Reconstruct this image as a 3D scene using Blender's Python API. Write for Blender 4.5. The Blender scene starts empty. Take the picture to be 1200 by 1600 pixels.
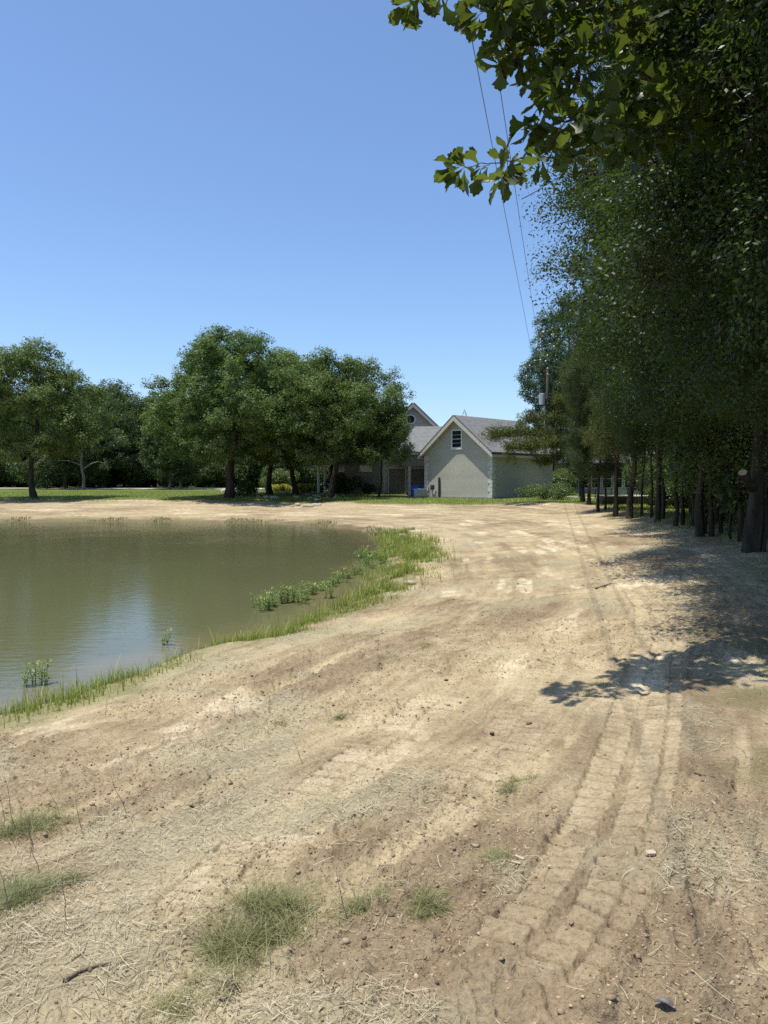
import bpy, math, random
import numpy as np
from mathutils import Vector
R = math.radians
scene = bpy.context.scene
COL = scene.collection

# ------------------------------------------------------------------ camera
EYE = 1.62
FPX = 1155.0
PITCH = math.atan(50 / FPX)
cam_d = bpy.data.cameras.new("camera")
cam = bpy.data.objects.new("camera", cam_d)
COL.objects.link(cam)
cam_d.sensor_fit = 'VERTICAL'
cam_d.sensor_height = 36.0
cam_d.lens = 36.0 * FPX / 1600
cam_d.clip_start = 0.05
cam_d.clip_end = 9000
cam.location = (0, 0, EYE)
cam.rotation_euler = (math.pi / 2 - PITCH, 0, 0)
scene.camera = cam

# ------------------------------------------------------------------ sky, sun, exposure
SUN_EL = R(76)
sun_to = Vector((-0.95, -0.28, 0)).normalized() * math.cos(SUN_EL) + Vector((0, 0, math.sin(SUN_EL)))
world = bpy.data.worlds.new("World")
scene.world = world
world.use_nodes = True
wt = world.node_tree
wt.nodes.clear()
wo = wt.nodes.new('ShaderNodeOutputWorld')
wb = wt.nodes.new('ShaderNodeBackground')
ws = wt.nodes.new('ShaderNodeTexSky')
ws.sky_type = 'NISHITA'
ws.sun_disc = False
ws.sun_elevation = SUN_EL
ws.sun_rotation = math.atan2(sun_to.x, sun_to.y)
ws.air_density = 1.0
ws.dust_density = 0.8
ws.ozone_density = 7.0
wb.inputs['Strength'].default_value = 0.129
wt.links.new(ws.outputs[0], wb.inputs[0])
wt.links.new(wb.outputs[0], wo.inputs[0])
sl = bpy.data.lights.new("sun", 'SUN')
sl.energy = 4.0
sl.angle = R(0.53)
sl.color = (1.0, 0.955, 0.88)
so = bpy.data.objects.new("sun", sl)
COL.objects.link(so)
so.location = (0, 0, 60)
so.rotation_euler = sun_to.to_track_quat('Z', 'Y').to_euler()
scene.view_settings.view_transform = 'Standard'
scene.view_settings.look = 'None'
scene.view_settings.gamma = 1.0
scene.view_settings.exposure = 0.55
scene.cycles.max_bounces = 7
scene.cycles.transparent_max_bounces = 8
scene.cycles.use_denoising = False

# ------------------------------------------------------------------ helpers
def ray(px, py):
    u = (px - 600) / FPX
    v = (800 - py) / FPX
    return np.array([u, math.cos(PITCH) + v * math.sin(PITCH), -math.sin(PITCH) + v * math.cos(PITCH)])

def gp(px, py, z=0.0):
    d = ray(px, py)
    t = (z - EYE) / d[2]
    return (d[0] * t, d[1] * t)

def dp(px, py, y):
    d = ray(px, py)
    t = y / d[1]
    return np.array([d[0] * t, y, EYE + d[2] * t])

def hash2(ix, iy, seed):
    h = (ix.astype(np.int64) * 374761393 + iy.astype(np.int64) * 668265263 + seed * 974634777) & 0x7fffffff
    h = ((h ^ (h >> 13)) * 1274126177) & 0x7fffffff
    h = (h ^ (h >> 16)) & 0xffff
    return h / 65535.0

def vnoise(x, y, seed=0):
    xi = np.floor(x); yi = np.floor(y)
    fx = x - xi; fy = y - yi
    fx = fx * fx * fx * (fx * (fx * 6 - 15) + 10)
    fy = fy * fy * fy * (fy * (fy * 6 - 15) + 10)
    a = hash2(xi, yi, seed); b = hash2(xi + 1, yi, seed)
    c = hash2(xi, yi + 1, seed); d = hash2(xi + 1, yi + 1, seed)
    return (a + (b - a) * fx) * (1 - fy) + (c + (d - c) * fx) * fy

def fbm(x, y, oct=4, seed=0, gain=0.5, lac=2.03):
    s = 0; a = 1.0; t = 0
    c, sn = math.cos(0.6), math.sin(0.6)
    for k in range(oct):
        s = s + a * vnoise(x, y, seed + k * 17)
        t += a
        a *= gain
        x, y = (x * c - y * sn) * lac + 13.7, (x * sn + y * c) * lac + 5.1
    return s / t

def sstep(a, b, x):
    t = np.clip((x - a) / (b - a), 0, 1)
    return t * t * (3 - 2 * t)

def np_mesh(name, V, F, mats=(), smooth=False, attr=None, fmat=None):
    """V (n,3) array, F (m,k) int array, attr = {name: (n,4)}"""
    me = bpy.data.meshes.new(name)
    V = np.asarray(V, np.float32); F = np.asarray(F, np.int32)
    n, m, k = len(V), len(F), F.shape[1]
    me.vertices.add(n); me.vertices.foreach_set('co', V.ravel())
    me.loops.add(m * k); me.loops.foreach_set('vertex_index', F.ravel())
    me.polygons.add(m)
    me.polygons.foreach_set('loop_start', np.arange(m, dtype=np.int32) * k)
    me.polygons.foreach_set('loop_total', np.full(m, k, np.int32))
    if smooth:
        me.polygons.foreach_set('use_smooth', np.ones(m, bool))
    for mt in mats:
        me.materials.append(mt)
    if fmat is not None:
        me.polygons.foreach_set('material_index', np.asarray(fmat, np.int32))
    if attr:
        for an, av in attr.items():
            a = me.attributes.new(an, 'FLOAT_COLOR', 'POINT')
            a.data.foreach_set('color', np.asarray(av, np.float32).ravel())
    me.update(calc_edges=True)
    me.validate(verbose=False)
    return me

def link(name, me, parent=None, loc=None, rz=0.0, sc=None):
    o = bpy.data.objects.new(name, me)
    COL.objects.link(o)
    if parent is not None:
        o.parent = parent
    if loc is not None:
        o.location = loc
    if rz:
        o.rotation_euler = (0, 0, rz)
    if sc is not None:
        o.scale = sc if hasattr(sc, '__len__') else (sc, sc, sc)
    return o

def tag(o, label=None, cat=None, group=None, kind=None):
    if label: o['label'] = label
    if cat: o['category'] = cat
    if group: o['group'] = group
    if kind: o['kind'] = kind
    return o

def thing(name, label, cat, loc=(0, 0, 0), rz=0.0, group=None, sc=None):
    o = bpy.data.objects.new(name, None)
    o.empty_display_size = 0.3
    COL.objects.link(o)
    o.location = loc
    o.rotation_euler = (0, 0, rz)
    if sc is not None: o.scale = (sc, sc, sc) if not hasattr(sc, '__len__') else sc
    return tag(o, label, cat, group)

class MB:
    """collects quads / tris / n-gons into one mesh"""
    def __init__(self):
        self.v = []; self.f = []
    def face(self, pts):
        i = len(self.v); self.v += [tuple(p) for p in pts]
        self.f.append(tuple(range(i, i + len(pts))))
    def prism(self, pts, vec):
        """closed polygon pts (3d) swept along vec"""
        n = len(pts); i = len(self.v)
        a = [np.array(p, float) for p in pts]; b = [p + np.array(vec, float) for p in a]
        self.v += [tuple(p) for p in a] + [tuple(p) for p in b]
        self.f.append(tuple(i + k for k in range(n))[::-1])
        self.f.append(tuple(i + n + k for k in range(n)))
        for k in range(n):
            l = (k + 1) % n
            self.f.append((i + k, i + l, i + n + l, i + n + k))
    def box(self, o, ex, ey, ez):
        """o corner, three edge vectors"""
        o = np.array(o, float); ex = np.array(ex, float); ey = np.array(ey, float); ez = np.array(ez, float)
        self.prism([o, o + ex, o + ex + ey, o + ey], ez)
    def cbox(self, c, s):
        self.box((c[0] - s[0] / 2, c[1] - s[1] / 2, c[2] - s[2] / 2), (s[0], 0, 0), (0, s[1], 0), (0, 0, s[2]))
    def tube(self, pts, rad, n=8, caps=True):
        pts = [np.array(p, float) for p in pts]
        if not hasattr(rad, '__len__'): rad = [rad] * len(pts)
        i0 = len(self.v)
        up = np.array([0, 0, 1.0])
        u = None
        for k, p in enumerate(pts):
            t = pts[min(k + 1, len(pts) - 1)] - pts[max(k - 1, 0)]
            t = t / (np.linalg.norm(t) + 1e-9)
            if u is None:
                r = up if abs(t[2]) < 0.9 else np.array([1.0, 0, 0])
                u = np.cross(r, t)
            u = u - t * np.dot(u, t); u /= (np.linalg.norm(u) + 1e-9)
            w = np.cross(t, u)
            for j in range(n):
                a = 2 * math.pi * j / n
                self.v.append(tuple(p + rad[k] * (math.cos(a) * u + math.sin(a) * w)))
        for k in range(len(pts) - 1):
            for j in range(n):
                a = i0 + k * n + j; b = i0 + k * n + (j + 1) % n
                self.f.append((a, b, b + n, a + n))
        if caps:
            self.f.append(tuple(i0 + j for j in range(n))[::-1])
            e = i0 + (len(pts) - 1) * n
            self.f.append(tuple(e + j for j in range(n)))
    def mesh(self, name, mat, smooth=False):
        me = bpy.data.meshes.new(name)
        me.from_pydata(self.v, [], self.f)
        if mat: me.materials.append(mat)
        if smooth:
            me.polygons.foreach_set('use_smooth', [True] * len(me.polygons))
        me.update()
        return me
    def build(self, name, mat, parent=None, smooth=False, **k):
        return link(name, self.mesh(name, mat, smooth), parent, **k)

# ------------------------------------------------------------------ materials
def new_mat(name):
    m = bpy.data.materials.new(name); m.use_nodes = True
    nt = m.node_tree; nt.nodes.clear()
    out = nt.nodes.new('ShaderNodeOutputMaterial')
    return m, nt, out

def N(nt, t, **kw):
    n = nt.nodes.new(t)
    for k, v in kw.items():
        if hasattr(n, k): setattr(n, k, v)
        else: n.inputs[k].default_value = v
    return n

def ramp(nt, fac, stops):
    r = nt.nodes.new('ShaderNodeValToRGB')
    els = r.color_ramp.elements
    while len(els) < len(stops): els.new(0.5)
    for e, (p, c) in zip(els, stops):
        e.position = p; e.color = tuple(c) + ((1,) if len(c) == 3 else ())
    nt.links.new(fac, r.inputs[0])
    return r.outputs[0]

def mixc(nt, a, b, fac, mode='MIX'):
    m = nt.nodes.new('ShaderNodeMix'); m.data_type = 'RGBA'; m.blend_type = mode
    for s, v in ((m.inputs[6], a), (m.inputs[7], b), (m.inputs[0], fac)):
        if hasattr(v, 'is_output'): nt.links.new(v, s)
        elif hasattr(v, '__len__'): s.default_value = tuple(v) + ((1,) if len(v) == 3 else ())
        else: s.default_value = v
    return m.outputs[2]

def mathn(nt, op, a, b=0.0, clamp=False):
    m = nt.nodes.new('ShaderNodeMath'); m.operation = op; m.use_clamp = clamp
    for s, v in ((m.inputs[0], a), (m.inputs[1], b)):
        if hasattr(v, 'is_output'): nt.links.new(v, s)
        else: s.default_value = v
    return m.outputs[0]

def noise(nt, scale, detail=4, rough=0.55, vec=None, dist=0.0):
    n = nt.nodes.new('ShaderNodeTexNoise')
    n.inputs['Scale'].default_value = scale; n.inputs['Detail'].default_value = detail
    n.inputs['Roughness'].default_value = rough; n.inputs['Distortion'].default_value = dist
    if vec is not None: nt.links.new(vec, n.inputs['Vector'])
    return n.outputs['Fac']

def objco(nt, scale=(1, 1, 1)):
    tc = nt.nodes.new('ShaderNodeTexCoord')
    mp = nt.nodes.new('ShaderNodeMapping')
    mp.inputs['Scale'].default_value = scale
    nt.links.new(tc.outputs['Object'], mp.inputs[0])
    return mp.outputs[0]

def simple(name, c1, c2, scale=4.0, rough=0.8, bump=0.0, bscale=30, spec=0.4, metal=0.0, sc=(1, 1, 1), detail=5):
    m, nt, out = new_mat(name)
    co = objco(nt, sc)
    f = noise(nt, scale, detail, 0.6, co)
    c = ramp(nt, f, [(0.3, c1), (0.7, c2)])
    p = N(nt, 'ShaderNodeBsdfPrincipled')
    p.inputs['Roughness'].default_value = rough
    p.inputs['Specular IOR Level'].default_value = spec
    p.inputs['Metallic'].default_value = metal
    nt.links.new(c, p.inputs['Base Color'])
    if bump:
        b = nt.nodes.new('ShaderNodeBump'); b.inputs['Strength'].default_value = bump
        b.inputs['Distance'].default_value = 0.02
        nt.links.new(noise(nt, bscale, 4, 0.6, co), b.inputs['Height'])
        nt.links.new(b.outputs[0], p.inputs['Normal'])
    nt.links.new(p.outputs[0], out.inputs[0])
    return m

def leaf_mat(name, dark, mid, lite, trans=0.3, rough=0.45, tint=(0.20, 0.34, 0.04), spec=0.5, hue=0.25):
    m, nt, out = new_mat(name)
    at = N(nt, 'ShaderNodeAttribute', attribute_name='leafvar')
    sep = nt.nodes.new('ShaderNodeSeparateColor'); nt.links.new(at.outputs['Color'], sep.inputs[0])
    oi = nt.nodes.new('ShaderNodeObjectInfo')
    c = ramp(nt, sep.outputs[0], [(0.0, dark), (0.5, mid), (1.0, lite)])
    c = mixc(nt, c, (lite[0] * 1.2, lite[1] * 0.95, lite[2] * 0.8), mathn(nt, 'MULTIPLY', oi.outputs['Random'], hue))
    p = N(nt, 'ShaderNodeBsdfPrincipled')
    p.inputs['Roughness'].default_value = rough
    p.inputs['Specular IOR Level'].default_value = spec
    nt.links.new(c, p.inputs['Base Color'])
    tr = nt.nodes.new('ShaderNodeBsdfTranslucent')
    nt.links.new(mixc(nt, c, tint, 0.55), tr.inputs['Color'])
    mx = nt.nodes.new('ShaderNodeMixShader'); mx.inputs[0].default_value = trans
    nt.links.new(p.outputs[0], mx.inputs[1]); nt.links.new(tr.outputs[0], mx.inputs[2])
    nt.links.new(mx.outputs[0], out.inputs[0])
    return m

M = {}
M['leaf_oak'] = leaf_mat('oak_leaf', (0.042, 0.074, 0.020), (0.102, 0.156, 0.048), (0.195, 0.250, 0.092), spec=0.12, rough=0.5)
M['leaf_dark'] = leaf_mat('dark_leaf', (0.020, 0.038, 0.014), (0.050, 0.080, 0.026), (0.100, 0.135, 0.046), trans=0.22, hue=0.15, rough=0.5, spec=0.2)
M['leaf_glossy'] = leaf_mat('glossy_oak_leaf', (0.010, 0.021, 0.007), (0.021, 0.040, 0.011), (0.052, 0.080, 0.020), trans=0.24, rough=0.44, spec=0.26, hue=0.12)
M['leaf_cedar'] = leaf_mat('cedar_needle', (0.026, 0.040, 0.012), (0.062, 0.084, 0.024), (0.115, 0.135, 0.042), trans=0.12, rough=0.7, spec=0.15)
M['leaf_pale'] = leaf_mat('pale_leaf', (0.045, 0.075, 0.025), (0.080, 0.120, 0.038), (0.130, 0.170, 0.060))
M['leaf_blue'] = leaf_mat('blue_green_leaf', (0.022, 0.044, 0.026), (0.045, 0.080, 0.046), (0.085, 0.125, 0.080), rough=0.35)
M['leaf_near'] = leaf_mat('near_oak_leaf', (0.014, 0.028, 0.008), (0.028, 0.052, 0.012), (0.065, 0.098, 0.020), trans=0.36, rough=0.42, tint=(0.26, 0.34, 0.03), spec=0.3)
M['leaf_bush'] = leaf_mat('bush_leaf', (0.028, 0.052, 0.013), (0.066, 0.105, 0.026), (0.13, 0.175, 0.045), trans=0.35)
M['leaf_water'] = leaf_mat('water_plant_leaf', (0.10, 0.17, 0.032), (0.19, 0.28, 0.060), (0.32, 0.42, 0.12), trans=0.35)
M['grass'] = leaf_mat('grass_blade', (0.11, 0.15, 0.024), (0.24, 0.30, 0.050), (0.42, 0.46, 0.13), trans=0.35, rough=0.5)
M['grass_olive'] = leaf_mat('olive_grass_blade', (0.075, 0.095, 0.028), (0.145, 0.165, 0.050), (0.26, 0.27, 0.11), trans=0.3, rough=0.55)
M['grass_dry'] = leaf_mat('dry_grass_blade', (0.11, 0.125, 0.045), (0.22, 0.22, 0.10), (0.40, 0.38, 0.20), trans=0.25, rough=0.6, tint=(0.4, 0.4, 0.15))
M['straw'] = leaf_mat('straw', (0.16, 0.13, 0.075), (0.36, 0.31, 0.19), (0.58, 0.53, 0.37), trans=0.12, rough=0.6, tint=(0.5, 0.45, 0.25), hue=0.0)
M['yellow'] = leaf_mat('yellow_leaf', (0.20, 0.23, 0.02), (0.34, 0.35, 0.03), (0.48, 0.46, 0.06), trans=0.3, tint=(0.6, 0.6, 0.05))
M['clod'] = leaf_mat('dirt_clod', (0.15, 0.105, 0.062), (0.27, 0.20, 0.125), (0.44, 0.35, 0.235), trans=0.0, rough=0.95, spec=0.1, hue=0.0)
M['bark'] = simple('bark', (0.022, 0.017, 0.012), (0.085, 0.070, 0.054), 5, 0.95, 1.0, 22, 0.15, sc=(1, 1, 0.22))
M['bark_pale'] = simple('pale_bark', (0.13, 0.115, 0.095), (0.30, 0.27, 0.23), 4, 0.9, 0.7, 20, 0.15, sc=(1, 1, 0.25))
M['bark_near'] = simple('twig_bark', (0.035, 0.026, 0.018), (0.10, 0.078, 0.058), 40, 0.85, 0.6, 160, 0.2)
M['cut'] = simple('cut_wood', (0.42, 0.30, 0.18), (0.60, 0.46, 0.30), 12, 0.8)
M['deadwood'] = simple('dead_wood', (0.10, 0.075, 0.052), (0.22, 0.17, 0.125), 30, 0.85, 0.6, 90)
M['chip'] = simple('wood_chip', (0.38, 0.31, 0.21), (0.60, 0.51, 0.37), 30, 0.8, 0.4, 120)
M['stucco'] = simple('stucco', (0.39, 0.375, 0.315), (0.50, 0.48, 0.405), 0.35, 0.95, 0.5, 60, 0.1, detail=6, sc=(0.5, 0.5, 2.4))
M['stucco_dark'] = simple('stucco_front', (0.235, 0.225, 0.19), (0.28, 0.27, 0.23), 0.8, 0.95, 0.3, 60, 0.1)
M['trim'] = simple('cream_trim', (0.46, 0.43, 0.37), (0.56, 0.53, 0.46), 3, 0.6)
M['white'] = simple('white_frame', (0.66, 0.66, 0.64), (0.76, 0.76, 0.74), 3, 0.5)
M['quoin'] = simple('pale_quoin', (0.50, 0.49, 0.45), (0.66, 0.64, 0.58), 2.0, 0.9, 0.4, 30, 0.2)
M['found'] = simple('concrete', (0.20, 0.19, 0.17), (0.33, 0.31, 0.28), 3, 0.9, 0.4, 40, 0.2)
M['door'] = simple('garage_door', (0.15, 0.145, 0.125), (0.19, 0.18, 0.155), 2, 0.6)
M['glass'] = simple('window_glass', (0.012, 0.016, 0.02), (0.02, 0.026, 0.032), 3, 0.06, spec=0.8)
M['blue'] = simple('blue_plastic', (0.008, 0.06, 0.42), (0.012, 0.09, 0.52), 6, 0.4)
M['metal'] = simple('grey_metal', (0.40, 0.41, 0.42), (0.52, 0.53, 0.54), 8, 0.5, metal=0.2)
M['dmetal'] = simple('dark_metal', (0.03, 0.03, 0.03), (0.06, 0.058, 0.055), 8, 0.6)
M['wood_pole'] = simple('pole_wood', (0.030, 0.020, 0.015), (0.065, 0.045, 0.034), 5, 0.9, 0.6, 30, sc=(1, 1, 0.1))
M['wire'] = simple('wire', (0.10, 0.10, 0.11), (0.15, 0.15, 0.16), 2, 0.5)
M['boat'] = simple('boat_hull', (0.075, 0.055, 0.035), (0.12, 0.09, 0.06), 3, 0.6)
M['stone'] = simple('stone', (0.30, 0.255, 0.195), (0.52, 0.46, 0.37), 6, 0.95, 0.6, 30, 0.2)
M['pink'] = simple('pink_plastic', (0.62, 0.30, 0.26), (0.72, 0.36, 0.30), 6, 0.4)

def shingle_mat():
    m, nt, out = new_mat('shingles')
    co = objco(nt)
    b = nt.nodes.new('ShaderNodeTexBrick')
    nt.links.new(co, b.inputs['Vector'])
    b.inputs['Scale'].default_value = 1.0
    b.inputs['Brick Width'].default_value = 0.33
    b.inputs['Row Height'].default_value = 0.16
    b.inputs['Mortar Size'].default_value = 0.012
    b.inputs['Color1'].default_value = (0.105, 0.110, 0.108, 1)
    b.inputs['Color2'].default_value = (0.185, 0.190, 0.182, 1)
    b.inputs['Mortar'].default_value = (0.05, 0.05, 0.05, 1)
    n = noise(nt, 3.0, 5, 0.7, co)
    c = mixc(nt, b.outputs[0], (0.23, 0.235, 0.225), mathn(nt, 'MULTIPLY', n, 0.6))
    p = N(nt, 'ShaderNodeBsdfPrincipled'); p.inputs['Roughness'].default_value = 0.9
    nt.links.new(c, p.inputs['Base Color']); nt.links.new(p.outputs[0], out.inputs[0])
    return m
M['shingle'] = shingle_mat()

def ground_mat():
    m, nt, out = new_mat('bare_earth')
    co = objco(nt)
    at = N(nt, 'ShaderNodeAttribute', attribute_name='mask')
    sep = nt.nodes.new('ShaderNodeSeparateColor'); nt.links.new(at.outputs['Color'], sep.inputs[0])
    brown, grass, wet, straw = sep.outputs[0], sep.outputs[1], sep.outputs[2], at.outputs['Alpha']
    n1 = noise(nt, 2.3, 8, 0.62, co); n2 = noise(nt, 38, 6, 0.7, co); n3 = noise(nt, 190, 3, 0.7, co)
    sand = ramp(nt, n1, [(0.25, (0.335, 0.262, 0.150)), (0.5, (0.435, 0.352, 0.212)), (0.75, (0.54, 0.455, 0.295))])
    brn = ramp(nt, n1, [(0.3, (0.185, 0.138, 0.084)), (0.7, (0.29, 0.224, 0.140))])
    c = mixc(nt, sand, brn, brown)  # brown soil, and the painted shade of the track grooves
    at2 = N(nt, 'ShaderNodeAttribute', attribute_name='mask2')
    sep2 = nt.nodes.new('ShaderNodeSeparateColor'); nt.links.new(at2.outputs['Color'], sep2.inputs[0])
    c = mixc(nt, c, (0.34, 0.31, 0.20), mathn(nt, 'MULTIPLY', straw, 0.55))
    c = mixc(nt, c, (0.66, 0.56, 0.385), sep2.outputs[0])
    spk = ramp(nt, n2, [(0.30, (0.55, 0.52, 0.50)), (0.5, (0.97, 0.97, 0.97)), (0.70, (1.25, 1.24, 1.21))])
    c = mixc(nt, c, spk, 0.85, 'MULTIPLY')
    spk3 = ramp(nt, n3, [(0.3, (0.75, 0.73, 0.71)), (0.7, (1.15, 1.15, 1.14))])
    c = mixc(nt, c, spk3, 0.7, 'MULTIPLY')
    gr = ramp(nt, noise(nt, 0.9, 8, 0.7, co), [(0.3, (0.060, 0.085, 0.020)), (0.55, (0.105, 0.140, 0.030)), (0.75, (0.17, 0.185, 0.055))])
    gf = mathn(nt, 'MULTIPLY', grass, mathn(nt, 'ADD', 0.55, n2), True)
    c = mixc(nt, c, gr, gf)
    c = mixc(nt, c, (0.115, 0.085, 0.042), mathn(nt, 'MULTIPLY', wet, 0.85))
    p = N(nt, 'ShaderNodeBsdfPrincipled')
    p.inputs['Specular IOR Level'].default_value = 0.12
    rr = nt.nodes.new('ShaderNodeMapRange'); nt.links.new(wet, rr.inputs[0])
    rr.inputs[3].default_value = 0.97; rr.inputs[4].default_value = 0.55
    nt.links.new(rr.outputs[0], p.inputs['Roughness'])
    nt.links.new(c, p.inputs['Base Color'])
    b = nt.nodes.new('ShaderNodeBump'); b.inputs['Strength'].default_value = 0.75; b.inputs['Distance'].default_value = 0.012
    h = mathn(nt, 'ADD', n2, mathn(nt, 'MULTIPLY', n3, 0.35))
    nt.links.new(h, b.inputs['Height'])
    b2 = nt.nodes.new('ShaderNodeBump'); b2.inputs['Strength'].default_value = 0.6; b2.inputs['Distance'].default_value = 0.09
    nt.links.new(noise(nt, 5.5, 6, 0.6, co), b2.inputs['Height'])
    nt.links.new(b.outputs[0], b2.inputs['Normal'])
    nt.links.new(b2.outputs[0], p.inputs['Normal'])
    nt.links.new(p.outputs[0], out.inputs[0])
    return m
M['ground'] = ground_mat()

def water_mat():
    m, nt, out = new_mat('muddy_water')
    co = objco(nt)
    at = N(nt, 'ShaderNodeAttribute', attribute_name='mask')
    sep = nt.nodes.new('ShaderNodeSeparateColor'); nt.links.new(at.outputs['Color'], sep.inputs[0])
    c = mixc(nt, (0.112, 0.115, 0.056), (0.18, 0.145, 0.075), sep.outputs[0])
    c = mixc(nt, c, (0.095, 0.098, 0.048), mathn(nt, 'MULTIPLY', noise(nt, 0.25, 3, 0.5, co), 0.6))
    p = N(nt, 'ShaderNodeBsdfPrincipled')
    p.inputs['Roughness'].default_value = 0.025
    p.inputs['IOR'].default_value = 1.33
    nt.links.new(c, p.inputs['Base Color'])
    w1 = noise(nt, 2.6, 4, 0.6, objco(nt, (1.0, 1.9, 1)), 0.4)
    w2 = noise(nt, 12.0, 3, 0.6, objco(nt, (1.0, 2.4, 1)))
    gate = ramp(nt, noise(nt, 0.16, 2, 0.5, co), [(0.42, (0.15,) * 3), (0.62, (1.0,) * 3)])
    h = mathn(nt, 'ADD', w1, mathn(nt, 'MULTIPLY', mathn(nt, 'MULTIPLY', w2, gate), 0.32))
    b = nt.nodes.new('ShaderNodeBump'); b.inputs['Strength'].default_value = 0.28; b.inputs['Distance'].default_value = 0.016
    nt.links.new(h, b.inputs['Height']); nt.links.new(b.outputs[0], p.inputs['Normal'])
    nt.links.new(p.outputs[0], out.inputs[0])
    return m
M['water'] = water_mat()
M['gravel'] = simple('pale_gravel', (0.36, 0.34, 0.30), (0.50, 0.48, 0.43), 3, 0.95, 0.5, 40, 0.1)

# ------------------------------------------------------------------ terrain
ZW = -1.15
shore_px = [(-140, 1165), (0, 1128), (60, 1112), (130, 1088), (190, 1068), (250, 1046), (320, 1022), (400, 1001), (450, 986), (500, 968),
            (545, 946), (575, 925), (592, 905), (608, 880), (612, 858), (600, 842), (575, 831), (540, 824), (480, 819),
            (400, 816), (300, 815), (150, 814), (0, 813.5), (-120, 814)]
shore = [gp(px, py, ZW) for px, py in shore_px]
shore += [(-44, 44), (-50, 34), (-46, 20), (-34, 10), (-20, 5), (-10, 4.6)]
SH = np.array(shore)

def sdist(x, y):
    """signed distance to the shoreline: + on land, - in the pond"""
    shp = x.shape; x = x.ravel(); y = y.ravel()
    d2 = np.full(x.shape, 1e18); ins = np.zeros(x.shape, bool)
    n = len(SH)
    for i in range(n):
        ax, ay = SH[i]; bx, by = SH[(i + 1) % n]
        ex, ey = bx - ax, by - ay
        t = np.clip(((x - ax) * ex + (y - ay) * ey) / (ex * ex + ey * ey), 0, 1)
        q = (x - ax - t * ex) ** 2 + (y - ay - t * ey) ** 2
        d2 = np.minimum(d2, q)
        c = ((ay > y) != (by > y)) & (x < (bx - ax) * (y - ay) / (by - ay + 1e-12) + ax)
        ins ^= c
    d = np.sqrt(d2)
    return np.where(ins, -d, d).reshape(shp)

def treeline_x(y):
    return np.interp(y, [0, 6, 12, 18, 23, 30, 37, 46, 53, 60, 90], [3.6, 5.0, 7.6, 9.0, 9.8, 11.0, 11.7, 13.0, 14.3, 15.2, 17])

TRACKS = []
TRACK_DEFS = []
def track(pts, w, pitch, depth, strips, amp=1.0, seed=0, light=0.5):
    TRACK_DEFS.append((pts, w, pitch, depth, strips, amp, seed, light))
track([(790, 1540), (842, 1480), (905, 1400), (950, 1310), (985, 1220), (1008, 1130), (1020, 1060), (1030, 1000), (1022, 950), (985, 905), (930, 870), (880, 842)],
      0.58, 0.150, 0.040, [(-1.0, -0.30), (-0.02, 0.56), (0.64, 1.0)], 1.22, 1, 0.55)
track([(300, 1440), (400, 1330), (470, 1270), (560, 1195), (640, 1135), (700, 1080)],
      0.56, 0.17, 0.036, [(-1.0, 0.02), (0.12, 1.0)], 0.90, 5, 0.8)
track([(700, 1270), (780, 1170), (850, 1070), (900, 975), (925, 890), (900, 850)],
      0.50, 0.16, 0.028, [(-1.0, -0.1), (0.0, 1.0)], 0.62, 9, 0.6)
track([(960, 1120), (1010, 1060), (1040, 1000), (1050, 950), (1030, 905)], 0.6, 0.17, 0.034, [(-1.0, 1.0)], 0.85, 33, 0.5)
track([(240, 1560), (330, 1400), (430, 1280), (520, 1190)], 0.40, 0.17, 0.024, [(-1.0, 1.0)], 0.55, 35, 0.4)
track([(500, 1180), (600, 1090), (700, 1010), (760, 950), (800, 900)],
      0.42, 0.16, 0.018, [(-1.0, 1.0)], 0.5, 12, 0.8)
track([(960, 1600), (1000, 1530), (1032, 1470), (1020, 1420), (1000, 1385), (1010, 1340)], 0.09, 0, 0.010, None, 0.9, 14, 0.4)
track([(1240, 1560), (1190, 1480), (1160, 1420), (1152, 1340), (1158, 1260), (1160, 1180), (1150, 1120)], 0.10, 0, 0.010, None, 1.0, 17, 0.4)
track([(1120, 1540), (1105, 1470), (1090, 1400), (1070, 1310)], 0.07, 0, 0.008, None, 0.8, 19, 0.3)
track([(580, 1560), (660, 1400), (760, 1330), (850, 1230)], 0.30, 0, 0.012, None, 0.6, 21, 0.2)

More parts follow.
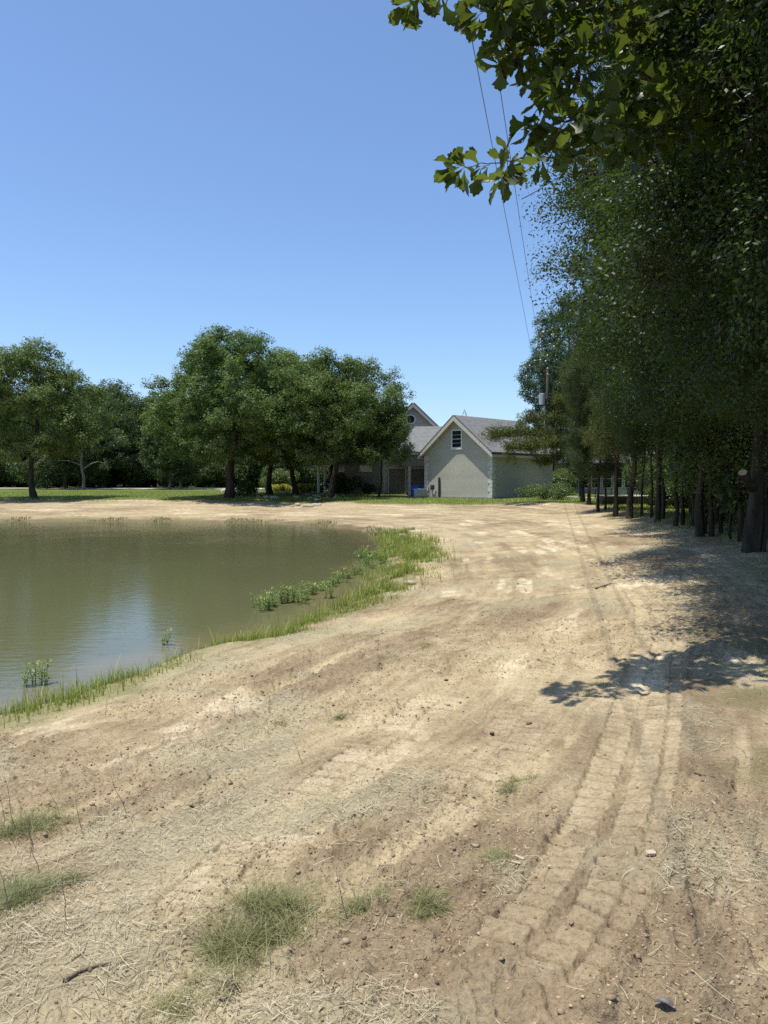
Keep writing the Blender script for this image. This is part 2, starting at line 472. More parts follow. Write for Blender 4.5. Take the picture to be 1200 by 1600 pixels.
def heights(x, y):
    """returns z and the four ground masks (brown with painted groove shade, grass, wet, straw)"""
    x = np.asarray(x, float); y = np.asarray(y, float)
    s = sdist(x, y)
    r = np.hypot(x, y)
    sw = s + (fbm(x * 0.8, y * 0.8, 3, 41) - 0.5) * 1.0 * sstep(60, 20, r)
    bw = np.interp(y, [0, 30, 46], [10.5, 12, 15.5])
    land = ZW + 0.10 * sstep(0, 0.35, sw) + 1.05 * np.clip(sw / bw, 0, 1) ** 0.9 * (1 - 0.12 * np.sin(np.clip(sw / bw, 0, 1) * np.pi))
    under = ZW + 0.30 * np.maximum(sw, -4.0)
    z = np.where(sw > 0, land, under)
    tl = treeline_x(y)
    out = sstep(0, 12, x - tl)
    z = z - 0.25 * out
    near = sstep(95, 40, r)
    z = z + 0.55 * sstep(64, 100, y) * sstep(8, -6, x) + 0.25 * sstep(50, 80, y) * sstep(8, 16, x)
    onland = sstep(-0.1, 1.0, sw)
    z = z + (fbm(x * 0.16, y * 0.16, 3, 3) - 0.5) * 0.30 * near * sstep(2, 8, sw) * sstep(2.0, 12.0, r)
    z = z + (fbm(x * 0.9, y * 0.9, 4, 5) - 0.5) * 0.085 * near * onland
    fine = sstep(34, 10, r)
    # combed streaks running along the bank
    st = fbm(s * 3.2 + 0.5 * fbm(x * 0.7, y * 0.7, 3, 8), (x * 0.3 + y) * 0.22, 4, 9)
    z = z + (st - 0.5) * 0.07 * onland * sstep(70, 30, r)
    cov = fbm(x * 0.55, y * 0.55, 4, 21)
    # track marks
    smooth_m = np.zeros_like(x); tl_light = np.zeros_like(x); zt = np.zeros_like(x); groove_shade = np.zeros_like(x)
    for P, w, pitch, depth, strips, amp, seed, light in TRACKS:
        mn = P.min(0) - w - 0.3; mx = P.max(0) + w + 0.3
        sel = (x > mn[0]) & (x < mx[0]) & (y > mn[1]) & (y < mx[1])
        if not sel.any(): continue
        # densify the line
        tt = np.linspace(0, len(P) - 1, 90)
        Q = np.stack([np.interp(tt, np.arange(len(P)), P[:, 0]), np.interp(tt, np.arange(len(P)), P[:, 1])], 1)
        for _ in range(3):
            Q[1:-1] = (Q[:-2] + 2 * Q[1:-1] + Q[2:]) / 4
        xs = x[sel]; ys = y[sel]
        best = np.full(xs.shape, 1e9); lat = np.zeros_like(xs); arc = np.zeros_like(xs); L = 0
        for i in range(len(Q) - 1):
            e = Q[i + 1] - Q[i]; l = np.hypot(*e) + 1e-9
            t = np.clip(((xs - Q[i, 0]) * e[0] + (ys - Q[i, 1]) * e[1]) / (l * l), 0, 1)
            dx = xs - Q[i, 0] - t * e[0]; dy = ys - Q[i, 1] - t * e[1]
            dd = dx * dx + dy * dy
            m = dd < best
            best = np.where(m, dd, best)
            lat = np.where(m, (dx * e[1] - dy * e[0]) / l, lat)
            arc = np.where(m, L + t * l, arc)
            L += l
        endf = sstep(0, 0.3, arc) * sstep(L, L - 0.5, arc)
        wob = (fbm(xs * 5, ys * 5, 3, seed + 50) - 0.5)
        u = (lat + wob * 0.035) / (w / 2)
        patch = sstep(0.34, 0.50, fbm(xs * 1.7, ys * 1.7, 4, seed + 60) + (amp - 0.8) * 0.45)
        am = min(amp, 1.0) * endf * patch
        if strips:
            hz = np.zeros_like(xs); sm = np.zeros_like(xs)
            for k, (a, b) in enumerate(strips):
                inb = sstep(a - 0.05, a + 0.04, u) * sstep(b + 0.05, b - 0.04, u)
                ph = (arc + k * pitch * 0.37 + (fbm(xs * 2.5, ys * 2.5, 4, seed + 70 + k) - 0.5) * 0.11 + 0.02 * u) / pitch
                g = np.abs(ph - np.floor(ph) - 0.5) * 2
                fr = ph - np.floor(ph)
                groove = sstep(0.66, 0.92, g)
                hz = np.maximum(hz, 0) * 0 + np.where(inb > 0.01, hz * (1 - inb) + inb * (depth * (0.45 - 1.25 * groove) + (fr - 0.5) * depth * 0.8), hz)
                sm = np.maximum(sm, inb * (1 - groove))
                groove_shade[sel] = np.maximum(groove_shade[sel], inb * groove * am)  # shade inside the cleat grooves, painted into the ground colour
            hz = hz - depth * 0.5 * sstep(1.12, 0.95, np.abs(u)) + depth * 0.3 * np.exp(-((np.abs(u) - 1.15) / 0.12) ** 2)
            zt[sel] += hz * am
            smooth_m[sel] = np.maximum(smooth_m[sel], sm * am)
            tl_light[sel] = np.maximum(tl_light[sel], sm * am * light)
        else:
            hz = -depth * sstep(1.1, 0.4, np.abs(u)) + depth * 0.7 * np.exp(-((np.abs(u) - 1.35) / 0.25) ** 2)
            zt[sel] += hz * am
            smooth_m[sel] = np.maximum(smooth_m[sel], sstep(1.2, 0.6, np.abs(u)) * am * 0.8)
            tl_light[sel] = np.maximum(tl_light[sel], sstep(1.2, 0.8, np.abs(u)) * am * light)
    z = z + zt
    # clods and crumbs
    cl = fbm(x * 9, y * 9, 4, 30)
    cl2 = 1 - np.abs(2 * fbm(x * 16, y * 16, 3, 33) - 1)
    rough = (0.40 + 1.1 * sstep(0.42, 0.62, cov)) * (1 - 0.85 * smooth_m)
    ck = np.maximum(cl - 0.5, 0) ** 1.2
    cmb = fbm(s * 11 + 0.8 * fbm(x * 2, y * 2, 2, 38), (x * 0.35 + y) * 2.2, 4, 39)
    cmb2 = fbm(s * 30, (x * 0.35 + y) * 8, 3, 40)
    z = z + (ck * 0.07 + (cl - 0.5) * 0.024 + (cl2 - 0.7) * 0.012) * rough * onland * sstep(22, 8, r)
    z = z + ((cmb - 0.5) * 0.035 + (cmb2 - 0.5) * 0.014) * (0.35 + 0.65 * rough) * (1 - 0.8 * smooth_m) * onland * sstep(30, 8, r)
    z = z + (fbm(x * 4.0, y * 4.0, 4, 36) - 0.5) * 0.05 * rough * onland * sstep(60, 20, r)
    # masks -------------------------------------------------------------
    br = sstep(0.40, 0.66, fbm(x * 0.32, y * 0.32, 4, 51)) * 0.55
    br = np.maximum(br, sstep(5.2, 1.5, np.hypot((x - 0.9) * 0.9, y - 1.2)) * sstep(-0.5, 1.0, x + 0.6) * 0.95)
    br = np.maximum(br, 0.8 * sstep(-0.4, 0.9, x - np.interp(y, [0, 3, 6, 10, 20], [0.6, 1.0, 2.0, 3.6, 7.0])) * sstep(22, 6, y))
    br = np.clip(br + (st - 0.5) * 1.5 + (cmb - 0.5) * 0.9 * sstep(30, 10, r) + (cov - 0.5) * 0.5, 0, 1) * (1 - 0.65 * tl_light) + groove_shade * 0.9  # soil tone, plus the groove shade painted on as brown
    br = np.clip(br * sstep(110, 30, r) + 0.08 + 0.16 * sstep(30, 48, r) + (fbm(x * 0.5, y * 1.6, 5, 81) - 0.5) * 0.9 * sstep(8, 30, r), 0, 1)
    lt = np.clip(sstep(0.56, 0.72, fbm(s * 2.1 + 7, (x * 0.3 + y) * 0.35, 4, 95)) * 0.75 * sstep(0.42, 0.58, fbm(x * 0.35, y * 0.35, 3, 97)) + tl_light * 0.34 - groove_shade, 0, 1) * onland * (1 - 0.75 * sstep(5.5, 3.0, y) )
    lt = lt * (0.35 + 0.65 * sstep(0.35, 0.6, fbm(x * 6, y * 6, 4, 98)))
    # lawn
    Lb = np.interp(x, [-60, -26, -14, -8, -3, 0, 4, 8, 11, 13.5], [66, 65, 63, 61, 59.5, 58.5, 56, 54.5, 52.5, 48])
    gnoise = (fbm(x * 0.25, y * 0.25, 4, 61) - 0.5) * 5
    lawn = sstep(-1.2, 1.5, y - Lb + gnoise)
    edge = fbm(x * 0.7, y * 0.7, 4, 63)
    side = sstep(0.0, 2.5, x - tl + (edge - 0.5) * 3)
    side = side * sstep(0.25, 0.6, edge + 0.12) * 0.85
    nearside = sstep(-3.6, 0.5, x - tl + 2.4 * sstep(8, 22, y) * -1) * sstep(0.50, 0.66, fbm(x * 1.2, y * 1.2, 4, 66)) * 0.7
    rl = sstep(1.0, 3.5, x - tl) * sstep(40, 47, y)
    gr = np.maximum(np.maximum(np.maximum(lawn, side), nearside), rl)
    gr = np.maximum(gr, sstep(1.3, 0.3, np.abs(sw - 0.35)) * 0.35 * sstep(0.38, 0.6, edge) * sstep(40, 30, r))
    gr = np.maximum(gr, sstep(0.9, 0.2, np.abs(sw - 0.4)) * 0.5 * sstep(0.45, 0.6, edge))
    wet = sstep(0.55, -0.1, sw + (edge - 0.5) * 0.7)
    straw = sstep(0.50, 0.68, fbm(x * 0.8 + 3, y * 0.8, 5, 71)) * (1 - smooth_m) * sstep(60, 15, r)
    straw = np.maximum(straw, 0.8 * sstep(1.5, 0.4, np.hypot(x + 1.2, y - 2.6)))
    return z, br, gr, wet, np.clip(straw, 0, 1), s, lt

def zat(x, y):
    z = heights(np.atleast_1d(np.asarray(x, float)), np.atleast_1d(np.asarray(y, float)))[0]
    return z if hasattr(x, '__len__') else float(z[0])
def ghit(px, py):
    z = 0.0
    for _ in range(6):
        x, y = gp(px, py, z); z = 0.4 * z + 0.6 * zat(x, y)
    return gp(px, py, z)
TRACKS = [(np.array([ghit(*p) for p in t[0]]),) + t[1:] for t in TRACK_DEFS]

# polar sheet: fine in front of the viewpoint, coarse elsewhere, out to the horizon
a_f = np.linspace(-0.60, 0.60, 1050)
a_c = np.linspace(0.60, 2 * math.pi - 0.60, 140)[1:-1]
ANG = np.concatenate([a_f, a_c])
RAD = np.concatenate([np.geomspace(0.15, 1.55, 18)[:-1], np.geomspace(1.55, 70, 920), np.geomspace(70, 5000, 46)[1:]])
A, RR = np.meshgrid(ANG, RAD)
GX = RR * np.sin(A); GY = RR * np.cos(A)
gz, br, gr, wet, strw, gs, lt_ = heights(GX, GY)
na, nr = len(ANG), len(RAD)
V = np.stack([GX.ravel(), GY.ravel(), gz.ravel()], 1)
idx = np.arange(nr * na).reshape(nr, na)
nx = np.roll(idx, -1, axis=1)
F = np.stack([idx[:-1].ravel(), idx[1:].ravel(), nx[1:].ravel(), nx[:-1].ravel()], 1)
# centre fan as degenerate-free quads: one small polygon
mask = np.stack([br.ravel(), gr.ravel(), wet.ravel(), strw.ravel()], 1)
mask2 = np.stack([lt_.ravel(), lt_.ravel(), lt_.ravel(), np.ones(lt_.size)], 1)
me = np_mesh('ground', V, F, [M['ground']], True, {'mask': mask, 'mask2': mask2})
g = link('ground', me); tag(g, kind='structure')

def zat(x, y):
    z = heights(np.atleast_1d(np.asarray(x, float)), np.atleast_1d(np.asarray(y, float)))[0]
    return z if hasattr(x, '__len__') else float(z[0])

# water sheet
wr = np.geomspace(3, 75, 150); wa = np.linspace(-1.75, 0.30, 180)
WA, WR = np.meshgrid(wa, wr); WX = WR * np.sin(WA); WY = WR * np.cos(WA)
ws_ = sdist(WX, WY)
shal = sstep(-1.9, -0.15, ws_ + (fbm(WX * 0.9, WY * 0.9, 4, 91) - 0.5) * 1.6)
wv = np.stack([WX.ravel(), WY.ravel(), np.full(WX.size, ZW)], 1)
wi = np.arange(WX.size).reshape(WX.shape)
wf = np.stack([wi[:-1, :-1].ravel(), wi[:-1, 1:].ravel(), wi[1:, 1:].ravel(), wi[1:, :-1].ravel()], 1)
keep = (ws_.ravel()[wf] < 1.6).any(1)
wm = np.stack([shal.ravel()] * 3 + [np.ones(WX.size)], 1)
w = link('pond', np_mesh('pond', wv, wf[keep], [M['water']], True, {'mask': wm})); tag(w, kind='structure')

# gravel drive beyond the lawn (pale strip)
def strip(name, pts, width, mat, z=0.02):
    mb = MB(); P = [np.array(p, float) for p in pts]
    for i in range(len(P) - 1):
        for j in range(6):
            a = P[i] + (P[i + 1] - P[i]) * j / 6; b = P[i] + (P[i + 1] - P[i]) * (j + 1) / 6
            w2 = np.array([0, width / 2])
            q = [a - w2, b - w2, b + w2, a + w2]
            mb.face([(p[0], p[1], zat(p[0], p[1]) + z) for p in q])
    o = mb.build(name, mat); tag(o, kind='structure'); return o
strip('driveway', [(-55, 98), (-30, 94), (-18, 93), (-8, 97), (-2, 104)], 5.0, M['gravel'], 0.03)
strip('path', [(14, 66), (20, 63), (30, 62), (42, 62)], 1.3, M['gravel'], 0.05)

# ------------------------------------------------------------------ trees
def unit(v):
    return v / (np.linalg.norm(v, axis=-1, keepdims=True) + 1e-9)

def leaf_quads(P, Nrm, size, rng, aspect=0.55, axis=None, fold=0.0):
    """one rhombic leaf per point"""
    n = len(P)
    if axis is None: axis = rng.normal(size=(n, 3))
    t = unit(axis - Nrm * np.sum(axis * Nrm, 1, keepdims=True))
    b = np.cross(Nrm, t)
    L = (size * rng.uniform(0.65, 1.25, n))[:, None]
    W = L * aspect * 0.5
    v = np.stack([P, P + t * L * 0.55 + b * W + Nrm * L * fold, P + t * L, P + t * L * 0.55 - b * W + Nrm * L * fold], 1)
    return v.reshape(-1, 3), np.arange(n * 4).reshape(n, 4)

def make_tree(seed, H, Rc, zb, nclump=60, cr=1.2, nsub=14, nleaf=50, leaf=0.15, tr=0.28, kind='oak', lean=(0, 0),
              leafmat='leaf_oak', bark='bark', flat=0.92, shell=0.42, trunk_top=0.62, aspect=0.55, twigs=0, fork=0):
    rng = np.random.default_rng(seed)
    # trunk line
    tn = 9
    tz = np.linspace(-0.35, H * trunk_top, tn)
    wob = np.cumsum(rng.normal(0, 0.13, (tn, 2)), 0); wob -= wob[1]
    tp = np.stack([wob[:, 0] + lean[0] * np.maximum(tz, 0), wob[:, 1] + lean[1] * np.maximum(tz, 0), tz], 1)
    trad = tr * (1 - 0.62 * np.linspace(0, 1, tn) ** 0.9); trad[0] *= 1.35; 
    mb = MB()
    fine = np.linspace(0, tn - 1, tn * 3)
    tpf = np.stack([np.interp(fine, np.arange(tn), tp[:, k]) for k in range(3)], 1)
    trf = np.interp(fine, np.arange(tn), trad)
    trf[2:4] *= 1.12
    mb.tube(tpf, list(trf), 10)
    nodes = [(p, r) for p, r in zip(tpf, trf) if p[2] > max(zb * 0.75, 0.12 * H)]
    # crown clump centres
    C = []
    k = 0
    while len(C) < nclump and k < nclump * 60:
        k += 1
        t = rng.uniform(0, 1)
        if kind == 'oak': rad = math.sin(math.pi * (0.16 + 0.80 * t)) ** 0.75
        elif kind == 'wide': rad = math.sin(math.pi * (0.22 + 0.74 * t)) ** 0.6
        elif kind == 'cone': rad = (1 - t) ** 0.8 * 0.95 + 0.08
        elif kind == 'column': rad = math.sin(math.pi * (0.10 + 0.84 * t)) ** 0.5 * (0.8 + 0.2 * math.sin(t * 9 + seed))
        else: rad = 1.0
        a = rng.uniform(0, 2 * math.pi)
        rad *= 1 + 0.20 * math.sin(2 * a + seed) + 0.12 * math.sin(3 * a + seed * 2.1 + 5 * t)
        f = rng.uniform(0, 1) ** 0.5
        f = shell + (1 - shell) * f if rng.uniform() < 0.8 else f
        z = zb + (H - cr * 0.5 - zb) * t
        c = np.array([math.cos(a) * rad * f * (Rc - cr * 0.5), math.sin(a) * rad * f * (Rc - cr * 0.5), z])
        c[:2] += np.array(lean) * z
        if all(np.linalg.norm(c - q) > cr * 0.75 for q in C): C.append(c)
    C = sorted(C, key=lambda c: np.hypot(c[0] - lean[0] * c[2], c[1] - lean[1] * c[2]) + 0.3 * c[2])
    LP = []; LC = []
    for c in C:
        best = None; bd = 1e9
        for p, r in nodes:
            if p[2] > c[2] + 0.2: continue
            d = np.linalg.norm(p - c) + 0.5 * max(0, 0.5 - (c[2] - p[2])) + 0.02 / r * 1.0
            if d < bd: bd = d; best = (p, r)
        if best is None: best = nodes[0]
        p, r = best
        L = np.linalg.norm(c - p)
        r0 = min(r * 0.72, 0.022 * L + 0.035); r1 = 0.018
        m1 = p + (c - p) * 0.35 + np.array([0, 0, 0.10 * L]) * (1 if kind != 'cone' else 0.1) + rng.normal(0, 0.05 * L, 3)
        m2 = p + (c - p) * 0.7 + np.array([0, 0, 0.08 * L]) + rng.normal(0, 0.05 * L, 3)
        mb.tube([p, m1, m2, c], [r0, r0 * 0.75, r0 * 0.5, r1], 6, caps=False)
        nodes += [(m1, r0 * 0.75), (m2, max(r0 * 0.5, 0.03))]
        nodes.append((c, 0.03))
        # sub centres
        sc = unit(rng.normal(size=(nsub, 3))) * (rng.uniform(0.1, 1.0, (nsub, 1)) ** 0.5) * cr * rng.uniform(0.75, 1.0)
        sc[:, 2] *= flat
        sc = sc + c
        for q in sc:
            c_ = c + (m2 - c) * rng.uniform(0, 0.7) + rng.normal(0, 0.04, 3)
            mb.tube([c_, (c_ + q) / 2 + rng.normal(0, 0.10 * cr, 3), q], [0.011, 0.008, 0.004], 3, caps=False)
        cnt = rng.poisson(nleaf, nsub)
        rep = np.repeat(sc, cnt, 0)
        sg = cr * (0.12 + 0.07 * rng.uniform(size=(len(rep), 1)))
        off = np.clip(rng.normal(0, 1, (len(rep), 3)), -1.7, 1.7) * sg * np.array([1, 1, 0.8])
        LP.append(rep + off); LC.append(np.repeat(c[None], len(rep), 0))
    for k in range(twigs):
        c = C[rng.integers(len(C))]
        d = unit(rng.normal(size=3) * np.array([1, 1, 0.4])); L = rng.uniform(0.7, 1.5)
        a = c + d * cr * 0.4
        pts = [a]
        for j in range(5): pts.append(pts[-1] + d * L / 5 + rng.normal(0, 0.09, 3))
        mb.tube(pts, [0.022, 0.018, 0.014, 0.010, 0.007, 0.004], 4, caps=False)
        for j in range(1, 5):
            e = pts[j] + unit(d + rng.normal(0, 0.8, 3)) * rng.uniform(0.15, 0.45)
            mb.tube([pts[j], (pts[j] + e) / 2 + rng.normal(0, 0.04, 3), e], [0.010, 0.007, 0.003], 3, caps=False)
    P = np.vstack(LP); CC = np.vstack(LC); n = len(P)
    outv = unit(P - CC)
    nr_ = unit(np.array([0, 0, 0.45]) + outv * 0.8 + rng.normal(0, 0.45, (n, 3)))
    if kind == 'cone' or leafmat == 'leaf_cedar':
        nr_ = unit(outv * 0.3 + rng.normal(0, 1, (n, 3)))
        ax = outv + np.array([0, 0, 0.2]) + rng.normal(0, 0.5, (n, 3))
    else:
        ax = outv * 0.6 + rng.normal(0, 0.8, (n, 3)) - np.array([0, 0, 0.25])
    v, f = leaf_quads(P, nr_, leaf, rng, aspect, ax, 0.06)
    cv = fbm(P[:, 0] * 0.7 + 50, P[:, 1] * 0.7 + P[:, 2] * 0.9, 2, seed)
    var = np.clip(cv * 0.7 + rng.normal(0.15, 0.2, n), 0, 1)
    lv = np.repeat(np.stack([var, var, var, np.ones(n)], 1), 4, 0)
    crown = np_mesh('crown', v, f, [M[leafmat]], False, {'leafvar': lv})
    trunk = mb.mesh('trunk', M[bark], True)
    return trunk, crown

def place_tree(name, proto, label, x, y, sc=1.0, rz=0.0, group=None, zs=None, z=None):
    z = zat(x, y) if z is None else z
    t = thing(name, label, 'tree', (x, y, z), rz, group, (sc, sc, (zs or sc)))
    link('trunk', proto[0], t); link('crown', proto[1], t)
    return t

def xat(px, d): return (px - 600) / FPX * d

# --- oaks across the pond
oakA = make_tree(11, 16.4, 8.0, 4.3, 150, 1.45, 18, 44, 0.21, 0.42, 'wide')
oakB = make_tree(12, 14.2, 6.9, 4.0, 115, 1.4, 18, 40, 0.20, 0.30, 'wide')
oakC = make_tree(13, 14.4, 7.6, 4.0, 130, 1.4, 18, 42, 0.20, 0.34, 'wide', lean=(0.035, 0))
oakD = make_tree(14, 13.0, 5.8, 3.8, 100, 1.3, 17, 40, 0.19, 0.26, 'wide', leafmat='leaf_oak')
paleT = make_tree(15, 10.8, 4.6, 3.0, 46, 1.1, 12, 34, 0.18, 0.20, 'wide', leafmat='leaf_pale', bark='bark_pale', twigs=14)
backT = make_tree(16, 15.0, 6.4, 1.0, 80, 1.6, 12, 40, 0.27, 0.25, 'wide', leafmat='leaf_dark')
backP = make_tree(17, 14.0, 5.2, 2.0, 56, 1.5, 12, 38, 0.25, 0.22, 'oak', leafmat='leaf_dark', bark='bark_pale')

place_tree('oak_tree', oakD, 'dark leafy oak standing alone at the far left of the lawn', xat(50, 66), 66, 1.07, 0.4)
place_tree('oak_tree', oakA, 'tallest broad oak with a thick dark trunk at the far bank', xat(360, 66), 66, 0.98, 0.6, None, 0.90)
place_tree('oak_tree', oakB, 'oak just right of the tallest one, hidden partly behind its crown', xat(420, 75), 75, 1.03, 2.1)
place_tree('oak_tree', oakB, 'oak with a slim upright trunk in front of the yellow hedge', xat(461, 74), 74, 0.98, 4.0)
place_tree('oak_tree', oakC, 'spreading oak with a forked trunk in front of the house wall', xat(517, 67), 67, 0.96, 0.0, None, 0.90)
place_tree('oak_tree', oakD, 'oak whose crown fills the gap between the two biggest oaks', xat(590, 78) - 5.0, 80, 1.0, 3.0)
smallT = make_tree(18, 8.8, 3.1, 4.6, 30, 0.95, 12, 46, 0.17, 0.10, 'oak', trunk_top=0.8)
place_tree('small_tree', smallT, 'small thin-trunked tree against the pale stone corner of the house', xat(593, 70), 70, 1.0, 0.3)
place_tree('pale_tree', paleT, 'small pale green tree with a leaning light trunk on the back lawn', xat(131, 92), 92, 1.02, 0.5)
place_tree('tall_tree', backP, 'tree with a pale straight trunk right of the small pale tree', xat(163, 100), 100, 0.95, 1.2)
place_tree('tall_tree', backT, 'tall tree behind the crown of the lone left oak', xat(97, 96), 97, 1.02, 2.2)
place_tree('tall_tree', backP, 'tree with a grey trunk left of the tallest oak', xat(266, 93), 93, 0.86, 3.4)
place_tree('tall_tree', backP, 'tree with the palest slanting trunk near the tallest oak', xat(282, 94), 94, 0.84, 5.0)

rng = random.Random(5)
k = 0
for row, (d, n, x0, x1) in enumerate(((110, 15, -66, -11), (122, 15, -76, -12), (138, 12, -90, -16))):
    for i in range(n):
        x = x0 + (x1 - x0) * (i + rng.uniform(-0.3, 0.3)) / (n - 1)
        y = d + rng.uniform(-3, 3)
        pr = backT if rng.random() < 0.6 else backP
        place_tree('woodland_tree', pr, 'one of the dense dark trees closing off the lawn beyond the pond', x, y,
                   rng.uniform(0.86, 1.08) * (1 + 0.06 * row), rng.uniform(0, 6.28), 'trees of the wood beyond the lawn')

# low understorey bushes
def make_bush(seed, R_, H_, leafmat, n=9000, leaf=0.12, lobes=9):
    r = np.random.default_rng(seed)
    c = np.stack([r.normal(0, R_ * 0.42, lobes), r.normal(0, R_ * 0.42, lobes), r.uniform(0.25, 0.72, lobes) * H_], 1)
    ci = c[r.integers(lobes, size=n)]
    d = unit(r.normal(size=(n, 3))) * (r.uniform(0.3, 1, (n, 1)) ** 0.5) * np.array([R_ * 0.5, R_ * 0.5, H_ * 0.32])
    P = ci + d
    P[:, 2] = np.abs(P[:, 2])
    nr_ = unit(np.array([0, 0, 0.6]) + unit(d) * 0.5 + r.normal(0, 0.5, (n, 3)))
    v, f = leaf_quads(P, nr_, leaf, r, 0.6, None, 0.05)
    var = np.clip(r.normal(0.5, 0.25, n), 0, 1)
    me_ = np_mesh('foliage', v, f, [M[leafmat]], False, {'leafvar': np.repeat(np.stack([var] * 3 + [np.ones(n)], 1), 4, 0)})
    mb = MB()
    for q in c:
        mb.tube([(0, 0, -0.1), (q[0] * 0.4, q[1] * 0.4, q[2] * 0.5), tuple(q)], [0.03, 0.02, 0.008], 5, caps=False)
    return mb.mesh('stem', M['bark'], True), me_

def place_bush(name, proto, label, x, y, sc=1.0, rz=0.0, group=None, cat='bush', z=None):
    t = thing(name, label, cat, (x, y, zat(x, y) if z is None else z), rz, group, sc)
    link('stem', proto[0], t); link('foliage', proto[1], t)
    return t
bushD = make_bush(21, 2.2, 3.6, 'leaf_dark', 9000, 0.22)
bushG = make_bush(22, 1.6, 2.2, 'leaf_bush', 7000, 0.15)
bushS = make_bush(23, 1.2, 1.5, 'leaf_bush', 3000, 0.12, 16)
bushY = make_bush(24, 0.8, 0.9, 'yellow', 2500, 0.12)
for i in range(34):
    x = -66 + 62 * i / 33 + rng.uniform(-1, 1); y = 105 + rng.uniform(-2.5, 4)
    place_bush('understorey_bush', bushD, 'dark undergrowth bush at the foot of the wood beyond the lawn', x, y, rng.uniform(0.9, 1.4), rng.uniform(0, 6), 'undergrowth bushes at the wood edge')
for i, (px, d, s_) in enumerate(((473, 80, 1.2), (488, 80, 1.25), (500, 81, 1.1), (443, 82, 1.1), (430, 83, 1.0))):
    place_bush('flower_bush', bushY, 'bright yellow bush in the low hedge behind the oak trunks', xat(px, d), d, s_, i * 1.3, 'yellow bushes in the hedge behind the oaks')
place_bush('rounded_bush', bushD, 'rounded dark bush against the house wall beside the forked oak', xat(537, 77), 77, 0.62, 1.0)
place_bush('rounded_bush', bushD, 'small low dark shrub beneath the narrow house window', xat(577, 78), 78, 0.34, 2.0)
place_bush('young_bush', bushG, 'green bush behind the trunks left of the yellow hedge', xat(438, 88), 88, 1.2, 2.0)
place_bush('young_bush', bushG, 'pale green sapling foliage at the foot of the tallest oak', xat(385, 72), 72, 0.7, 3.0)

# --- the wall of trees on the right
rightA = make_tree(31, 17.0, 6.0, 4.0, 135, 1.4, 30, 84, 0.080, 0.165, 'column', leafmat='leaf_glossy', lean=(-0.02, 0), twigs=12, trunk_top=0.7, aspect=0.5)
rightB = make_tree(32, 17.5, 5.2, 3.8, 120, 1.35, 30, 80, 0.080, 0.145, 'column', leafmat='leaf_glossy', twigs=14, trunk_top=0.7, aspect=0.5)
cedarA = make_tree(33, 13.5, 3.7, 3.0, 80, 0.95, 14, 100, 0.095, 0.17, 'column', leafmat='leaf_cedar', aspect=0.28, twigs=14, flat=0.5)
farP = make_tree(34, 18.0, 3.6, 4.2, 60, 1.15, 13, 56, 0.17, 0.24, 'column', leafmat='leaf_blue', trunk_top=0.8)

RT = []
def rtree(proto, label, px, d, sc=1.0, rz=0.0, zs=None, name='oak_tree', group=None):
    x = xat(px, d)
    RT.append((x, d))
    return place_tree(name, proto, label, x, d, sc, rz, group, zs)
big = rtree(rightA, 'largest near oak at the right edge, with a sawn-off limb on its trunk', 1183, 18.3, 1.1, 0.0, 1.0)
rtree(rightB, 'oak with a dark trunk just left of the biggest right-hand trunk', 1092, 23.6, 0.85, 1.0, 1.0)
rtree(rightA, 'thick-trunked oak in the dark cluster behind the nearest trunks', 1118, 27.0, 0.9, 2.2, 1.0)
rtree(rightB, 'oak with a straight dark trunk beside two thin saplings', 1029, 30.5, 0.72, 3.3, 1.0)
rtree(cedarA, 'cedar with a slender grey trunk in the middle of the tree line', 984, 34.5, 0.85, 4.0, 1.15, name='cedar_tree')
rtree(cedarA, 'cedar with a tapering trunk between the broken trunk and the middle cedar', 963, 37.5, 0.68, 5.1, 1.05, name='cedar_tree')
rtree(rightB, 'tree with a broken reddish limb scar halfway up its thick trunk', 934, 42.0, 0.55, 0.5, 0.62)
rtree(cedarA, 'slender cedar standing right of the one reaching over the house roof', 921, 48, 0.55, 1.9, 0.70, name='cedar_tree')
rtree(rightB, 'slim tree immediately left of the two thin saplings', 1037, 32.0, 0.65, 4.6, 0.85)
rtree(farP, 'tall feathery tree rising behind the power pole', 862, 84, 1.15, 0.4, 1.16, name='tall_tree')
rtree(farP, 'tall feathery tree nearest the dense foliage, right of the power pole', 888, 80, 1.15, 2.8, 1.2, name='tall_tree')
# near trees outside or at the frame edge that shade the path
def turn_for(crown, reach, sxy):
    """the turn about its trunk for which a crown reaches `reach` metres to the left"""
    co = np.empty(len(crown.vertices) * 3, np.float32); crown.vertices.foreach_get('co', co); co = co.reshape(-1, 3)[::7]
    best = (1e9, 0.0)
    for k in range(36):
        a = k * math.pi / 18
        x = (co[:, 0] * math.cos(a) - co[:, 1] * math.sin(a)) * sxy
        e = abs(-np.quantile(x, 0.003) - reach)
        if e < best[0]: best = (e, a)
    return best[1]
place_tree('oak_tree', rightB, 'tall oak just beyond the right edge, nearest the path shadows', 7.4, 13.6, 1.0, turn_for(rightB[1], 4.5, 1.0), None, 1.0)
place_tree('oak_tree', rightA, 'oak deep in the shade behind the largest right-hand trunk', 13.0, 19.5, 1.0, 1.0)
place_tree('oak_tree', rightB, 'oak at the right edge, filling the foliage above the nearest trunk', 6.0, 9.2, 0.92, 3.9, None, 0.85)
place_tree('oak_tree', rightB, 'oak leaning over the path closest to the viewpoint, past the right edge', 6.1, 7.3, 0.80, 5.0, None, 0.95)
k = 0
